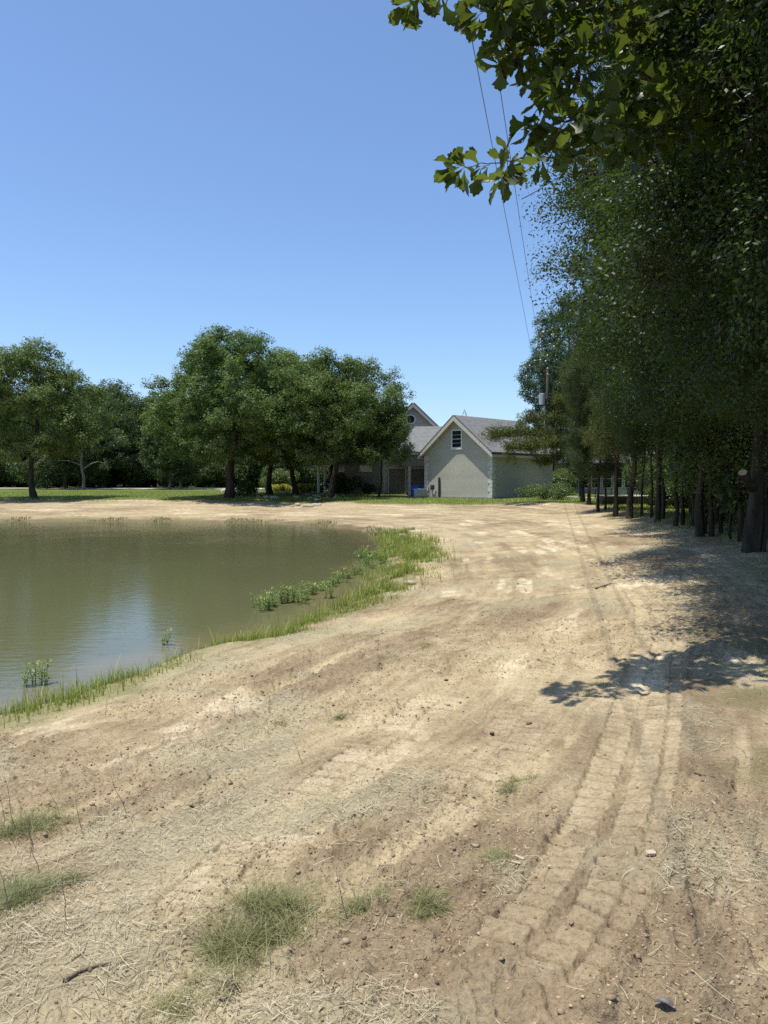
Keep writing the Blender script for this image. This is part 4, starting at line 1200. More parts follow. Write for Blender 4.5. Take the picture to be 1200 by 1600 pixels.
# hanging bird feeder seen as a pink spot between oak trunks
hf = dp(428, 712, 74)
feeder = thing('bird_feeder', 'small pink feeder hanging from the oak behind the tallest one', 'feeder', tuple(hf))
mb = MB(); mb.tube([(0, 0, 0), (0, 0, 0.12), (0, 0, 0.34), (0, 0, 0.46)], [0.08, 0.17, 0.13, 0.03], 10); mb.build('reservoir', M['pink'], feeder, True)
mb = MB(); mb.tube([(0, 0, -0.04), (0, 0, 0.0)], 0.2, 12); mb.build('tray', M['white'], feeder)
mb = MB(); mb.tube([(0, 0, 0.45), (0, 0, 2.2)], 0.008, 4); mb.build('cord', M['dmetal'], feeder)

# bushes by the pole
place_bush('pole_bush', bushS, 'leafy bush at the left foot of the power pole', xat(828, 64), 64, 0.85, 0.4)
place_bush('pole_bush', bushS, 'bright green bush at the right foot of the power pole', xat(872, 60), 60, 1.0, 1.4)
place_bush('pole_bush', bushS, 'low green bush in front of the power pole base', xat(850, 60), 60, 0.75, 2.4)
place_bush('pole_bush', bushG, 'shaded bush behind the power pole beside the garage', xat(868, 74), 74, 1.2, 2.4)

# ------------------------------------------------------------------ stones along the far bank
def stone_mesh(seed, flat=0.6):
    r = np.random.default_rng(seed)
    bm_v = []; n1, n2 = 7, 10
    V_ = []; F_ = []
    for i in range(n1 + 1):
        for j in range(n2):
            th = math.pi * i / n1; ph = 2 * math.pi * j / n2
            V_.append((math.sin(th) * math.cos(ph), math.sin(th) * math.sin(ph), math.cos(th)))
    V_ = np.array(V_)
    for k in range(14):
        nrm = unit(r.normal(size=3)); d = r.uniform(0.55, 0.85)
        t = V_ @ nrm
        V_ = np.where((t > d)[:, None], V_ - nrm * (t - d)[:, None], V_)
    V_ = V_ * np.array([1, r.uniform(.6, .9), flat])
    for i in range(n1):
        for j in range(n2):
            F_.append((i * n2 + j, i * n2 + (j + 1) % n2, (i + 1) * n2 + (j + 1) % n2, (i + 1) * n2 + j))
    return np_mesh('stone', V_, F_, [M['stone']])
stones = [stone_mesh(s) for s in range(5)]
r = random.Random(9)
for i in range(74):
    px = r.uniform(345, 598); py = 772 + r.uniform(0, 12) * (0.6 + 0.4 * math.sin(px * 0.03)) 
    x, y = gp(px, py, -0.02)
    o = link('stone', stones[i % 5], None, (x, y, zat(x, y) + 0.03), r.uniform(0, 6), (lambda s_: (s_ * 1.3, s_, s_))(r.uniform(0.15, 0.42)))
    tag(o, 'grey stone in the scattered stone edging beneath the oaks', 'stone', 'stones edging the ground beneath the oaks')
for i, (px, py, s_, lab) in enumerate(((703, 910, 0.16, 'pale flat rock above the reedy corner of the pond'), (628, 840, 0.30, 'pale rock half hidden in the grass at the far pond corner'),
                                   (612, 827, 0.28, 'small pale rock on the bank behind the pond corner'), (640, 828, 0.24, 'rock right of the small pale one behind the pond corner'))):
    px = 640 if i == 0 else px
    x, y = gp(px, py, -0.9)
    o = link('rock', stones[i], None, (x, y, zat(x, y) + s_ * 0.3), i * 1.0, (s_ * 1.25, s_, s_ * 1.1)); tag(o, lab, 'rock')

# ------------------------------------------------------------------ grass, water plants
def blades(name, X, Y, Z, Hh, rng, mat, w=0.006, bend=0.35, label=None, parent=None, seg=3, kind='stuff'):
    """curved tapering blades, one mesh"""
    n = len(X)
    a = rng.uniform(0, 2 * np.pi, n); dx = np.cos(a); dy = np.sin(a)
    b = np.abs(rng.normal(bend, bend * 0.5, n))
    V_ = []; 
    side = np.stack([-dy, dx, np.zeros(n)], 1)
    for k in range(seg + 1):
        t = k / seg
        c = np.stack([X + dx * Hh * b * t * t, Y + dy * Hh * b * t * t, Z - 0.01 + Hh * t * (1 - 0.25 * b * t)], 1)
        ww = (w * (1 - t * 0.88))
        ww = ww[:, None] if hasattr(ww, '__len__') else ww
        V_ += [c - side * ww, c + side * ww]
    V_ = np.stack(V_, 1)
    base = (np.arange(n) * (2 * (seg + 1)))[:, None]
    F_ = np.concatenate([base + np.array([[2 * k, 2 * k + 1, 2 * k + 3, 2 * k + 2]]) for k in range(seg)], 0)
    var = np.clip(rng.normal(0.5, 0.25, n), 0, 1)
    at_ = np.repeat(np.stack([var] * 3 + [np.ones(n)], 1), 2 * (seg + 1), 0)
    me_ = np_mesh(name, V_.reshape(-1, 3), F_, [mat], False, {'leafvar': at_})
    return me_

G = np.random.default_rng(4)
def sample_where(n, x0, x1, y0, y1, fn):
    X = G.uniform(x0, x1, n); Y = G.uniform(y0, y1, n)
    k = G.uniform(size=n) < fn(X, Y)
    return X[k], Y[k]
# shore grass on the near bank
def shore_w(X, Y):
    s = sdist(X, Y); e = fbm(X * 0.9, Y * 0.9, 3, 63)
    wd = np.interp(Y, [6, 14, 17, 22, 36], [0.45, 0.5, 0.9, 1.2, 1.2])
    f = np.exp(-((s - 0.45 * wd) / wd) ** 2 * 2.0) * sstep(0.30, 0.50, e + 0.04 * (wd - 0.5)) 
    f = f * np.where(Y > 16, 0.15 + 0.85 * sstep(0.44, 0.56, fbm(X * 2.2, Y * 2.2, 3, 64)), 1)
    f = f * (0.35 + 0.65 * sstep(0.34, 0.50, fbm(X * 3.1, Y * 3.1, 3, 65)))
    return f * (s > -0.6) * (Y < 36) * (X < 4)
X, Y = sample_where(420000, -7.5, 3.5, 5.5, 36, shore_w)
Z = np.maximum(zat(X, Y), ZW - 0.05)
hh = 0.07 + 0.22 * np.clip(fbm(X * 1.3, Y * 1.3, 3, 8) - 0.35, 0, 1) * 2 * np.interp(Y, [6, 15, 20], [0.8, 1.2, 1.7])
me_ = blades('shore_grass', X, Y, Z, hh * G.uniform(0.5, 1.4, len(X)), G, M['grass'], 0.0055 * np.interp(Y, [6, 30], [0.9, 2.0]))
tag(link('shore_grass', me_), 'bright green grass growing along the near water edge', 'grass', kind='stuff')
# long loose blades over the near shore
X, Y = sample_where(6000, -7.5, 1.5, 5.5, 24, lambda a, b: shore_w(a, b) * 0.9)
X = X[:1500]; Y = Y[:1500]
me_ = blades('reed_blades', X, Y, np.maximum(zat(X, Y), ZW - .05), G.uniform(0.18, 0.46, len(X)), G, M['grass'], 0.006, 0.6, seg=4)
tag(link('tall_grass', me_), 'tall arching grass blades sticking up from the water edge', 'grass', kind='stuff')
# far shore fringe
def far_w(X, Y):
    s = sdist(X, Y); e = fbm(X * 0.6, Y * 0.6, 3, 163)
    return np.exp(-((s - 0.25) / 0.45) ** 2) * sstep(0.54, 0.66, e) * 0.5 * (Y > 36)
X, Y = sample_where(160000, -30, 3, 36, 52, far_w)
me_ = blades('bank_grass', X, Y, np.maximum(zat(X, Y), ZW), G.uniform(0.06, 0.22, len(X)), G, M['grass_dry'], 0.02, 0.4, seg=2)
tag(link('far_shore_grass', me_), 'thin olive grass at the water line of the far bank', 'grass', kind='stuff')
# lawn tufts in front of house and far lawn
def lawn_w(X, Y):
    Lb = np.interp(X, [-60, -26, -14, -8, -3, 0, 4, 8, 11, 13.5], [66, 65, 63, 61, 59.5, 58.5, 56, 54.5, 52.5, 48])
    return sstep(-2, 3, Y - Lb + (fbm(X * 0.25, Y * 0.25, 4, 61) - 0.5) * 5) * 0.9
X, Y = sample_where(170000, -42, 22, 47, 84, lawn_w)
me_ = blades('lawn_grass', X, Y, zat(X, Y), G.uniform(0.04, 0.13, len(X)), G, M['grass'], 0.022, 0.5, seg=1)
tag(link('lawn_grass', me_), 'mown green lawn beyond the bare bank', 'grass', kind='stuff')
# weeds and grass under the right-hand trees
def side_w(X, Y):
    d = X - treeline_x(Y)
    e = fbm(X * 1.1, Y * 1.1, 4, 66)
    return np.clip(sstep(np.interp(Y, [4, 10, 20], [-3.5, -2.6, -0.6]), 1.5, d) * sstep(0.44, 0.62, e), 0, 1)
X, Y = sample_where(260000, 1.5, 26, 3.5, 60, side_w)
me_ = blades('verge_grass', X, Y, zat(X, Y), G.uniform(0.04, 0.17, len(X)) * np.interp(Y, [4, 20], [0.6, 1.2]), G, M['grass'], 0.006 * np.interp(Y, [3, 20, 60], [0.6, 1.6, 3.5]), 0.6, seg=2)
tag(link('verge_grass', me_), 'sparse weeds and grass in the shade under the right-hand trees', 'grass', kind='stuff')

# emergent plants standing in the water
def water_plant(seed, nst, h, spread):
    r = np.random.default_rng(seed); mb = MB(); LP = []; LA = []
    for i in range(nst):
        b = np.array([r.normal(0, spread), r.normal(0, spread * 0.8), -0.12]); hh = h * r.uniform(0.55, 1.1)
        tip = b + np.array([r.normal(0, 0.05), r.normal(0, 0.05), hh + 0.12]); m_ = (b + tip) / 2 + r.normal(0, 0.012, 3)
        mb.tube([b, m_, tip], [0.005, 0.004, 0.002], 4, caps=False)
        n = int(16 * hh / 0.4) + 5
        for k in range(n):
            t = 0.32 + 0.68 * (k + 0.5) / n; p = b + (tip - b) * t; a = k * 2.4 + r.uniform(0, 1)
            LP.append(p); LA.append(np.array([math.cos(a), math.sin(a), r.uniform(0.1, 0.9)]))
    P = np.array(LP); Aq = np.array(LA); n = len(P)
    Nn = unit(np.cross(Aq, np.cross(np.array([0, 0, 1.0]), Aq)) + r.normal(0, 0.25, (n, 3)))
    v, f = leaf_quads(P, Nn, 0.075, r, 0.38, Aq, -0.04)
    var = np.clip(r.normal(0.5, 0.25, n), 0, 1)
    return mb.mesh('stem', M['leaf_water'], True), np_mesh('leaves', v, f, [M['leaf_water']], False, {'leafvar': np.repeat(np.stack([var] * 3 + [np.ones(n)], 1), 4, 0)})
def fixvar(me_):
    if 'leafvar' not in me_.attributes:
        a = me_.attributes.new('leafvar', 'FLOAT_COLOR', 'POINT'); a.data.foreach_set('color', np.tile([0.1, .1, .1, 1], len(me_.vertices)).astype(np.float32))
WP = [water_plant(101, 5, 0.34, 0.05), water_plant(102, 15, 0.36, 0.12), water_plant(103, 24, 0.36, 0.22), water_plant(104, 3, 0.30, 0.02), water_plant(105, 11, 0.30, 0.11)]
for q in WP: fixvar(q[0])
def put_wp(i, px, py, label, sc=1.0, rz=0.0, group=None):
    x, y = gp(px, py, ZW)
    t = thing('water_plant', label, 'water plant', (x, y, ZW), rz, group, sc)
    link('stem', WP[i][0], t); link('leaves', WP[i][1], t)
put_wp(0, 47, 1071, 'left of the pair of leafy stems standing in the water near the shore', 0.85, 0.2)
put_wp(0, 64, 1069, 'right, slightly taller stem of the pair standing in the near water', 1.0, 2.2)
put_wp(3, 255, 1008, 'single thin leafy stem standing alone in the water', 1.0, 1.0)
row = [(412, 951), (420, 950), (430, 946), (441, 944), (457, 938), (472, 946), (478, 935), (488, 930), (499, 922), (508, 935), (516, 916), (528, 910), (540, 905), (545, 902)]
for i, (px, py) in enumerate(row):
    put_wp((1, 4, 0, 1, 4, 4, 0)[i % 7], px + 4 * math.sin(i * 5.1), py + 3 * math.cos(i * 3.3), 'leafy plant in the diagonal row of green plants standing in the pond', 0.92 + 0.3 * math.sin(i * 2.3), i * 1.7, 'row of plants standing in the pond')
corner = [(566, 872), (574, 870), (582, 873), (592, 872), (572, 884), (580, 888), (562, 898), (604, 868), (610, 855), (612, 846), (596, 882), (606, 890)]
for i, (px, py) in enumerate(corner):
    put_wp((2, 1, 4)[i % 3], px, py, 'bushy green plant crowding the shallow far corner of the pond', 0.9 + 0.15 * math.sin(i * 2), i * 1.3, 'plants crowding the shallow corner of the pond')

# ------------------------------------------------------------------ ground litter
def frus(n, y0, y1, wfn, half=0.56):
    """random points in the wedge in front of the viewpoint, denser close by"""
    yy = np.exp(G.uniform(np.log(y0), np.log(y1), n)); xx = G.uniform(-half, half, n) * yy * 1.08
    k = G.uniform(size=n) < wfn(xx, yy)
    return xx[k], yy[k]
def straw_w(X, Y):
    base = 0.05 + 0.40 * sstep(0.50, 0.68, fbm(X * 0.8 + 3, Y * 0.8, 5, 71))
    base = np.maximum(base, 0.9 * sstep(0.95, 0.3, np.hypot((X + 0.72) * 0.8, (Y - 2.22) * 1.5)))
    base = np.maximum(base, 0.75 * sstep(1.2, 0.4, np.hypot(X + 2.0, (Y - 3.6))))
    s = sdist(X, Y)
    P = TRACKS[0][0]; dd = np.full(X.shape, 9.0)
    for i in range(len(P) - 1):
        e = P[i + 1] - P[i]; t = np.clip(((X - P[i, 0]) * e[0] + (Y - P[i, 1]) * e[1]) / (e @ e), 0, 1)
        dd = np.minimum(dd, np.hypot(X - P[i, 0] - t * e[0], Y - P[i, 1] - t * e[1]))
    return base * (s > 0.3) * (0.08 + 0.92 * sstep(0.22, 0.42, dd)) * (X < treeline_x(Y) + 2)
def straw_mesh(name, X, Y, L, W, lift=0.012):
    n = len(X); a = G.uniform(0, 2 * np.pi, n); cur = G.normal(0, 0.35, n)
    z = zat(X, Y)
    pitch = G.normal(0, 0.16, n)
    V_ = []
    for k in range(4):
        t = k / 3 - 0.5
        ang = a + cur * t
        cx = X + np.cos(ang) * L * t; cy = Y + np.sin(ang) * L * t
        cz = z + lift * G.uniform(0.3, 1.6, n) * 0 + lift + pitch * L * t
        sx = -np.sin(ang) * W; sy = np.cos(ang) * W
        V_ += [np.stack([cx - sx, cy - sy, cz], 1), np.stack([cx + sx, cy + sy, cz + W * 0.6], 1)]
    V_ = np.stack(V_, 1)
    base = (np.arange(n) * 8)[:, None]
    F_ = np.concatenate([base + np.array([[2 * k, 2 * k + 1, 2 * k + 3, 2 * k + 2]]) for k in range(3)], 0)
    var = np.clip(G.normal(0.55, 0.28, n), 0, 1)
    return np_mesh(name, V_.reshape(-1, 3), F_, [M['straw']], False, {'leafvar': np.repeat(np.stack([var] * 3 + [np.ones(n)], 1), 8, 0)})
X, Y = frus(140000, 1.5, 16, straw_w)
L = np.clip(G.lognormal(math.log(0.042), 0.6, len(X)), 0.012, 0.20)
tag(link('straw_litter', straw_mesh('straw_litter', X, Y, L, 0.0008 * np.interp(Y, [1.5, 6, 16], [1, 1.7, 3.4]))), 'dry straw and cut grass scattered over the bare earth', 'straw', kind='stuff')

# crumbs and clods of earth
def clod_mesh(name, X, Y, S):
    n = len(X)
    ico = np.array([(0, 0, 1), (.89, 0, .45), (.28, .85, .45), (-.72, .53, .45), (-.72, -.53, .45), (.28, -.85, .45), (.72, .53, -.45), (-.28, .85, -.45), (-.89, 0, -.45), (-.28, -.85, -.45), (.72, -.53, -.45), (0, 0, -1)])
    fc = np.array([(0, 1, 2), (0, 2, 3), (0, 3, 4), (0, 4, 5), (0, 5, 1), (1, 6, 2), (2, 7, 3), (3, 8, 4), (4, 9, 5), (5, 10, 1), (2, 6, 7), (3, 7, 8), (4, 8, 9), (5, 9, 10), (1, 10, 6)])
    z = zat(X, Y)
    sc = G.uniform(0.6, 1.3, (n, 1, 3)) * S[:, None, None] * np.array([1, 1, 0.62])
    jit = 1 + G.normal(0, 0.22, (n, 12, 1))
    a = G.uniform(0, 2 * np.pi, n); c, s = np.cos(a), np.sin(a)
    v = ico[None] * jit * sc
    vx = v[..., 0] * c[:, None] - v[..., 1] * s[:, None] + X[:, None]; vy = v[..., 0] * s[:, None] + v[..., 1] * c[:, None] + Y[:, None]; vz = v[..., 2] + (z + S * 0.25)[:, None]
    V_ = np.stack([vx, vy, vz], -1).reshape(-1, 3)
    F_ = (np.arange(n)[:, None, None] * 12 + fc[None]).reshape(-1, 3)
    var = np.clip(G.normal(0.5, 0.25, n), 0, 1)
    return np_mesh(name, V_, F_, [M['clod']], False, {'leafvar': np.repeat(np.stack([var] * 3 + [np.ones(n)], 1), 12, 0)})
def clod_w(X, Y):
    s = sdist(X, Y)
    P = TRACKS[0][0]; dd = np.full(X.shape, 9.0)
    for i in range(len(P) - 1):
        e = P[i + 1] - P[i]; t = np.clip(((X - P[i, 0]) * e[0] + (Y - P[i, 1]) * e[1]) / (e @ e), 0, 1)
        dd = np.minimum(dd, np.hypot(X - P[i, 0] - t * e[0], Y - P[i, 1] - t * e[1]))
    return (0.12 + 0.88 * sstep(0.42, 0.6, fbm(X * 0.55, Y * 0.55, 4, 21))) * (s > 0.2) * (0.1 + 0.9 * sstep(0.20, 0.34, dd))
X, Y = frus(90000, 1.5, 18, clod_w)
S = np.clip(G.lognormal(math.log(0.0033), 0.55, len(X)), 0.0018, 0.02) * np.interp(Y, [1.5, 18], [0.9, 2.0])
tag(link('dirt_clods', clod_mesh('dirt_clods', X, Y, S)), 'small dry clods and crumbs of earth scattered on the bare ground', 'dirt clods', kind='stuff')

# grass clumps in the bare earth
def grass_clump(px, py, rx, ry, n, hgt, label, dry=0.6, seed=1):
    r = np.random.default_rng(seed); cx, cy = ghit(px, py); z0 = zat(cx, cy)
    t = thing('grass_clump', label, 'grass clump', (cx, cy, z0))
    for nm, cnt, mt, hs in (('green_blades', int(n * 1.0 * (1 - dry)), 'grass_olive', 1.0), ('dry_blades', int(n * 0.9 * dry), 'grass_dry', 0.85)):
        A_ = r.normal(0, 0.5, (cnt * 3, 2)) * np.array([rx, ry])
        ca, sa = math.cos(0.9), math.sin(0.9)
        P = np.stack([A_[:, 0] * ca - A_[:, 1] * sa * 0.6, A_[:, 0] * sa * 0.9 + A_[:, 1] * ca], 1)
        dens_ = fbm((P[:, 0] + cx) * 9, (P[:, 1] + cy) * 9, 3, 77)
        P = P[r.uniform(size=len(P)) < sstep(0.34, 0.52, dens_)][:cnt]
        hv = sstep(0.3, 0.7, fbm((P[:, 0] + cx) * 14, (P[:, 1] + cy) * 14, 2, 79))
        Z = zat(P[:, 0] + cx, P[:, 1] + cy) - z0
        me_ = blades(nm, P[:, 0], P[:, 1], Z, hgt * 1.25 * hs * (0.35 + 0.9 * hv) * r.uniform(0.35, 1.25, len(P)), r, M[mt], 0.0017, 1.5, seg=4)
        link(nm, me_, t)
grass_clump(410, 1450, 0.22, 0.24, 3000, 0.12, 'largest shaggy grass clump, low and wide in the bottom foreground', 0.55, 1)
grass_clump(372, 1478, 0.12, 0.12, 1500, 0.10, 'drooping olive grass tuft at the lower left end of the largest clump', 0.75, 2)
grass_clump(575, 1410, 0.16, 0.10, 900, 0.06, 'thin grass patch right of the largest foreground clump', 0.6, 3)
grass_clump(664, 1420, 0.12, 0.11, 1100, 0.065, 'small yellow-green tuft beside the dark wheel rut', 0.55, 4)
grass_clump(775, 1338, 0.10, 0.09, 700, 0.06, 'small green tuft next to the pale wood chips', 0.55, 5)
grass_clump(812, 1226, 0.22, 0.10, 900, 0.05, 'flattened dry grass patch near the middle of the dirt', 0.85, 6)
grass_clump(45, 1292, 0.22, 0.22, 1800, 0.09, 'green grass patch at the left edge under the thin weeds', 0.5, 7)
grass_clump(30, 1395, 0.22, 0.16, 2000, 0.085, 'lower green grass patch at the left edge of the foreground', 0.5, 8)
grass_clump(112, 1375, 0.05, 0.05, 300, 0.05, 'tiny round tuft right of the lower left grass patch', 0.6, 9)
grass_clump(290, 1560, 0.30, 0.16, 2600, 0.05, 'pale matted straw heap at the bottom left', 1.0, 10)
grass_clump(530, 1120, 0.20, 0.14, 700, 0.07, 'grey-green weed patch in the middle of the bare slope', 0.8, 11)
grass_clump(440, 1130, 0.12, 0.10, 350, 0.07, 'sparse weed tuft left of the grey-green patch', 0.8, 12)
grass_clump(660, 1010, 0.25, 0.2, 400, 0.06, 'faint dry tuft beside the smooth pale streaks', 0.9, 13)
grass_clump(930, 1075, 0.3, 0.2, 500, 0.05, 'faint weeds close to the start of the tree shadows', 0.7, 14)

# dead weed stalks
def stalk(px, py, top, lean_, label, seed):
    x, y = ghit(px, py); r = np.random.default_rng(seed); h = (py - top) / FPX * y * 1.02
    mb = MB(); pts = [np.array([x, y, zat(x, y) - 0.02])]
    for k in range(6): pts.append(pts[0] + np.array([lean_ * h * (k + 1) / 6 + r.normal(0, 0.004), r.normal(0, 0.004), h * (k + 1) / 6]))
    mb.tube(pts, list(np.linspace(0.0024, 0.0010, 7)), 5)
    for k in range(5):
        p = pts[2 + k % 4]; e = p + np.array([r.normal(0, 0.02), r.normal(0, 0.02), 0.03]); mb.tube([p, e], [0.0012, 0.0006], 3)
    o = mb.build('weed_stalk', M['deadwood']); tag(o, label, 'weed stalk')
for i, (px, py, top, ln_, lab) in enumerate((
    (104, 1442, 1352, -0.06, 'single upright dry stalk above the lower left grass patch'),
    (62, 1360, 1255, -0.22, 'dry stalk leaning left beside the left edge grass'),
    (24, 1300, 1205, -0.15, 'tallest dark weed stalk at the left edge'),
    (8, 1290, 1235, -0.1, 'short dark weed stalk right at the left edge'),
    (47, 1335, 1262, 0.02, 'thin straight weed stalk between the two left grass patches'),
    (95, 1262, 1215, -0.5, 'weed stalk leaning sharply left up the slope'),
    (200, 1270, 1200, -0.4, 'long thin weed stalk bent left in the left middle ground'),
    (130, 1300, 1235, -0.2, 'faint weed stalk between the left grass and the middle slope'),
    (545, 1435, 1352, -0.26, 'thin leaning stalk right of the largest grass clump'),
    (475, 1190, 1150, -0.4, 'short broken stalk on the middle slope'),
    (368, 1120, 1085, -0.1, 'reddish weed stalk standing near the pond-side slope'),
    (165, 1118, 1085, 0.1, 'short reddish stem just above the shore grass'),
    (15, 1420, 1340, -0.2, 'weed stalk behind the lowest left grass patch'))):
    stalk(px, py, top, ln_, lab, 200 + i)

# loose items: sticks, wood chips, dark leaf
def stick(pts, r0, name, label, mat='deadwood', cat='stick'):
    mb = MB(); P = []
    for (px, py) in pts:
        x, y = ghit(px, py); P.append((x, y, zat(x, y) + r0 * 0.8))
    q = []
    for i in range(len(P) - 1):
        for j in range(4): q.append(np.array(P[i]) + (np.array(P[i + 1]) - np.array(P[i])) * j / 4 + np.array([0, 0, 0.002 * ((i + j) % 2)]))
    q.append(np.array(P[-1]))
    mb.tube(q, list(np.linspace(r0, r0 * 0.5, len(q))), 8)
    o = mb.build(name, M[mat], None, True); tag(o, label, cat)
stick([(98, 1534), (125, 1520), (150, 1511), (173, 1507)], 0.0085, 'stick', 'bent brown stick lying in the bottom left foreground')
stick([(14, 1460), (40, 1440), (60, 1425)], 0.005, 'stick', 'thin twig lying below the left edge grass patches')
stick([(112, 1500), (130, 1488), (136, 1472)], 0.004, 'stick', 'small curved twig above the bent brown stick')
stick([(1085, 1208), (1100, 1212), (1117, 1215)], 0.007, 'stick', 'short dark twig right of the upper track marks')
stick([(930, 920), (955, 912), (985, 918)], 0.014, 'stick', 'fallen branch near the upper tree shadow')
def chip(px, py, l_, w_, rz, label, mat='chip', th=0.006):
    x, y = ghit(px, py); mb = MB()
    mb.prism([(-l_ / 2, -w_ / 2, 0), (l_ * .35, -w_ / 2 * .8, 0), (l_ / 2, 0, 0), (l_ * .4, w_ / 2, 0), (-l_ / 2 * .9, w_ / 2 * .7, 0)], (0, 0, th))
    o = mb.build('wood_chip', M[mat], None); o.location = (x, y, zat(x, y) + 0.008); o.rotation_euler = (0.15, 0.1, rz); tag(o, label, 'wood chip')
chip(812, 1342, 0.055, 0.016, -0.7, 'upper of the two pale wood chips lying together')
chip(806, 1350, 0.050, 0.013, -0.2, 'lower of the two pale wood chips lying together')
chip(858, 1356, 0.022, 0.014, 0.6, 'tiny pale wood chip right of the pair')
chip(815, 1441, 0.040, 0.012, -0.4, 'slim chip beside the lower end of the track marks')
chip(1016, 1336, 0.06, 0.035, 0.2, 'flat pale lump sitting on the crawler track marks', 'chip', 0.014)
# dark curled leaf
def dark_leaf(px, py, label, L_=0.085, rz=-0.5):
    x, y = ghit(px, py); V_ = []; F_ = []
    n = 9
    for i in range(n):
        t = i / (n - 1); w_ = 0.017 * math.sin(math.pi * min(1, t * 0.95 + 0.04)) ** 0.7
        for j in range(5):
            u_ = (j - 2) / 2; V_.append((L_ * (t - .5), u_ * w_ * 1.0, 0.006 + 0.012 * u_ * u_ * math.sin(3 * t) + 0.008 * math.sin(t * 4)))
    for i in range(n - 1):
        for j in range(4): F_.append((i * 5 + j, i * 5 + j + 1, (i + 1) * 5 + j + 1, (i + 1) * 5 + j))
    mt = simple('dead_leaf', (0.05, 0.045, 0.042), (0.12, 0.11, 0.105), 30, 0.5)
    o = link('fallen_leaf', np_mesh('fallen_leaf', V_, F_, [mt], True), None, (x, y, zat(x, y) + 0.008), rz); tag(o, label, 'leaf')
dark_leaf(1040, 1576, 'dark grey curled dead leaf at the bottom right')

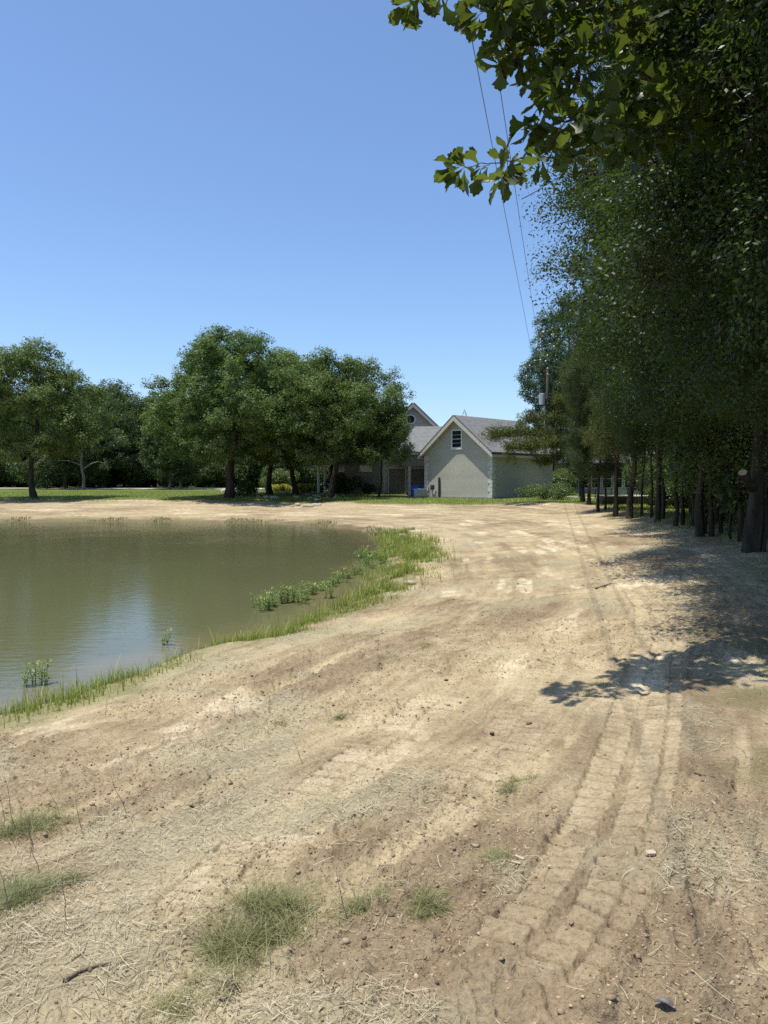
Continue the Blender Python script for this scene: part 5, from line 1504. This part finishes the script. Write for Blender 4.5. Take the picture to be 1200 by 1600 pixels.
# ------------------------------------------------------------------ the near overhanging oak
LEAF_OUT = [(0.0, 0.0), (0.035, 0.10), (0.07, 0.25), (0.12, 0.42), (0.20, 0.55), (0.31, 0.63), (0.33, 0.72), (0.25, 0.78), (0.24, 0.86), (0.19, 0.94), (0.10, 0.93), (0.06, 1.02), (0.0, 1.05)]
def near_oak():
    r = np.random.default_rng(303)
    tx, ty = 9.0, 8.0
    t = thing('oak_tree', 'overhanging near oak whose big lobed leaves fill the top right', 'tree', (tx, ty, zat(tx, ty)))
    O = np.array(t.location)
    mb = MB()
    mb.tube([(0, 0, -0.3), (0.03, 0, 1.5), (-0.05, 0.02, 3.0), (0.05, 0.1, 6.6), (0.0, 0.1, 9.5)], [0.24, 0.18, 0.16, 0.12, 0.05], 12)
    rosettes = []   # (pos, dir, n, size)
    def P(px, py, d): return dp(px, py, d * 2.25) - O
    def curve(pts, n=4):
        out = []
        for i in range(len(pts) - 1):
            for j in range(n): out.append(pts[i] + (pts[i + 1] - pts[i]) * j / n + r.normal(0, 0.008, 3))
        out.append(pts[-1]); return out
    def branch(pts, r0, r1, dens, spread=0.30, s0=0.25, size=0.115):
        c = curve(pts); rad = np.linspace(r0, r1, len(c)); mb.tube(c, list(rad), 7)
        L = sum(np.linalg.norm(c[i + 1] - c[i]) for i in range(len(c) - 1))
        for k in range(int(dens * 0.42 * L)):
            u_ = r.uniform(s0, 1) * (len(c) - 1); i = min(int(u_), len(c) - 2); p = c[i] + (c[i + 1] - c[i]) * (u_ - i)
            d = unit(unit(c[i + 1] - c[i]) * 0.5 + r.normal(0, 0.8, 3) * np.array([1, 1, 0.6])); spread_ = spread * 1.25; l_ = r.uniform(min(0.12, spread_ * 0.5), spread_)
            e = p + d * l_
            m_ = (p + e) / 2 + r.normal(0, 0.015, 3)
            mb.tube([p, m_, e], [0.004, 0.003, 0.002], 4, caps=False)
            rosettes.append((e, d, r.integers(3, 7), size)); rosettes.append((m_, d, 2, size * 0.9))
        rosettes.append((c[-1], unit(c[-1] - c[-2]), 5, size))
    def crownp(x, y, z): return np.array([x * 1.35 + 0.9, y * 1.6, z * 1.25]) - O
    T = np.array([0, 0, 4.9]); T2 = np.array([0.02, 0.1, 6.4])
    # limb with the isolated spray hanging at the left
    branch([T, P(1190, 130, 4.1), P(1060, 150, 3.8), P(965, 165, 3.5), P(885, 190, 3.2)], 0.035, 0.012, 6, 0.28)
    branch([P(885, 190, 3.2), P(862, 225, 3.15), P(845, 245, 3.1)], 0.008, 0.004, 9, 0.12, 0.3, 0.10)
    branch([P(900, 243, 3.25), P(850, 246, 3.15), P(800, 250, 3.1), P(760, 256, 3.05), P(728, 262, 3.0)], 0.008, 0.003, 12, 0.10, 0.35, 0.095)
    branch([P(965, 165, 3.5), P(935, 215, 3.4), P(900, 243, 3.25)], 0.012, 0.008, 5, 0.15)
    branch([P(785, 252, 3.08), P(782, 270, 3.05), P(778, 282, 3.03)], 0.003, 0.002, 14, 0.04, 0.8, 0.10)
    # twig without leaves
    mb.tube(curve([P(930, 265, 3.4), P(880, 275, 3.3), P(850, 292, 3.2), P(815, 311, 3.15)]), 0.004, 5)
    # upper limbs
    branch([T2, P(1180, -60, 4.2), P(1030, -10, 3.9), P(930, 30, 3.7), P(850, 60, 3.5), P(810, 90, 3.4)], 0.045, 0.008, 12, 0.30)
    branch([P(1030, -10, 3.9), P(940, -20, 3.6), P(860, 0, 3.4), P(800, 12, 3.3), P(750, 18, 3.25)], 0.02, 0.005, 15, 0.14)
    branch([P(860, 0, 3.4), P(770, -30, 3.2), P(700, -35, 3.15), P(650, -12, 3.1)], 0.012, 0.003, 9, 0.14)
    branch([P(930, 30, 3.7), P(900, 90, 3.5), P(860, 140, 3.4), P(830, 190, 3.3)], 0.012, 0.004, 15, 0.18)
    branch([P(1060, 150, 3.8), P(1000, 110, 3.6), P(940, 110, 3.5), P(880, 120, 3.4)], 0.015, 0.004, 14, 0.24)
    branch([T, P(1200, 200, 4.2), P(1120, 190, 3.9), P(1040, 185, 3.7), P(980, 205, 3.6)], 0.03, 0.005, 10, 0.24)
    branch([T2, P(1220, 20, 4.4), P(1140, 60, 4.2), P(1060, 60, 4.0), P(990, 70, 3.9)], 0.035, 0.005, 15, 0.32)
    branch([T2, P(1200, -100, 3.8), P(1080, -80, 3.5), P(960, -80, 3.2), P(860, -70, 3.0)], 0.035, 0.006, 13, 0.30)
    branch([T, P(1230, 120, 3.9), P(1150, 120, 3.7), P(1090, 130, 3.5)], 0.025, 0.004, 10, 0.28)
    # the rest of the crown, mostly above and beyond the picture
    for (x, y, z) in ((3.2, 5.6, 4.6), (2.6, 4.6, 5.4), (4.2, 6.2, 5.2), (3.0, 3.4, 5.6), (2.2, 5.6, 5.6), (3.6, 6.8, 5.8), (5.4, 6.4, 5.2), (4.8, 3.2, 5.6), (6.6, 4.6, 4.8), (3.6, 4.6, 6.6), (4.8, 5.0, 7.0), (5.6, 3.4, 6.2), (2.6, 6.6, 6.4), (1.6, 4.8, 6.2), (2.4, 4.7, 4.4), (2.9, 5.4, 4.5), (2.2, 5.2, 5.0), (3.4, 6.4, 4.7), (1.9, 4.4, 5.0)):
        q = crownp(x, y, z); T3 = T2 + np.array([0, 0, r.uniform(-0.8, 0.8)])
        branch([T3, (T3 + q) / 2 + np.array([0, 0, 0.25]) + r.normal(0, 0.15, 3), q], 0.04, 0.008, 22, 0.5, 0.45, 0.12)
    mb.build('trunk', M['bark_near'], t, True)
    # leaves
    VV = []; FF = []; AT = []; off = 0
    for pos, d, n, size in rosettes:
        base = r.uniform(0, 6.28)
        side = unit(np.cross(d, np.array([0.1, 0.2, 1.0]))); up = np.cross(side, d)
        for k in range(int(n)):
            a = base + k * 2 * math.pi / max(n, 3) + r.normal(0, 0.3)
            ax = unit(d * r.uniform(0.2, 0.9) + (math.cos(a) * side + math.sin(a) * up) * r.uniform(0.6, 1.1) + np.array([0, 0, -0.22]))
            nn = unit(np.array([0, 0, 0.9]) + r.normal(0, 0.5, 3)); nn = unit(nn - ax * np.dot(nn, ax)); bb = np.cross(ax, nn)
            L_ = size * 1.95 * r.uniform(0.7, 1.25); curl = r.normal(0.08, 0.28); fold = r.uniform(-0.25, 0.6); wsc = r.uniform(0.85, 1.2)
            stem = 0.12
            n0 = off
            rows = LEAF_OUT
            for (w_, l_) in rows:
                jw = w_ * wsc * r.uniform(0.88, 1.12)
                c0 = pos + ax * L_ * (l_ + stem) + nn * L_ * curl * (l_ ** 2) 
                lift = nn * L_ * fold * abs(jw)
                VV += [c0 - bb * L_ * jw + lift, c0, c0 + bb * L_ * jw + lift]
            m_ = len(rows)
            for i in range(m_ - 1):
                b0 = n0 + i * 3
                FF += [(b0, b0 + 1, b0 + 4, b0 + 3), (b0 + 1, b0 + 2, b0 + 5, b0 + 4)]
            off += m_ * 3
            v_ = float(np.clip(r.normal(0.45, 0.25), 0, 1)); AT += [(v_, v_, v_, 1)] * (m_ * 3)
            # petiole
    VV = np.array(VV)
    link('crown', np_mesh('crown', VV, np.array(FF), [M['leaf_near']], True, {'leafvar': np.array(AT)}), t)
    print('near oak leaves', off // 39)
near_oak()
print('meshes done')
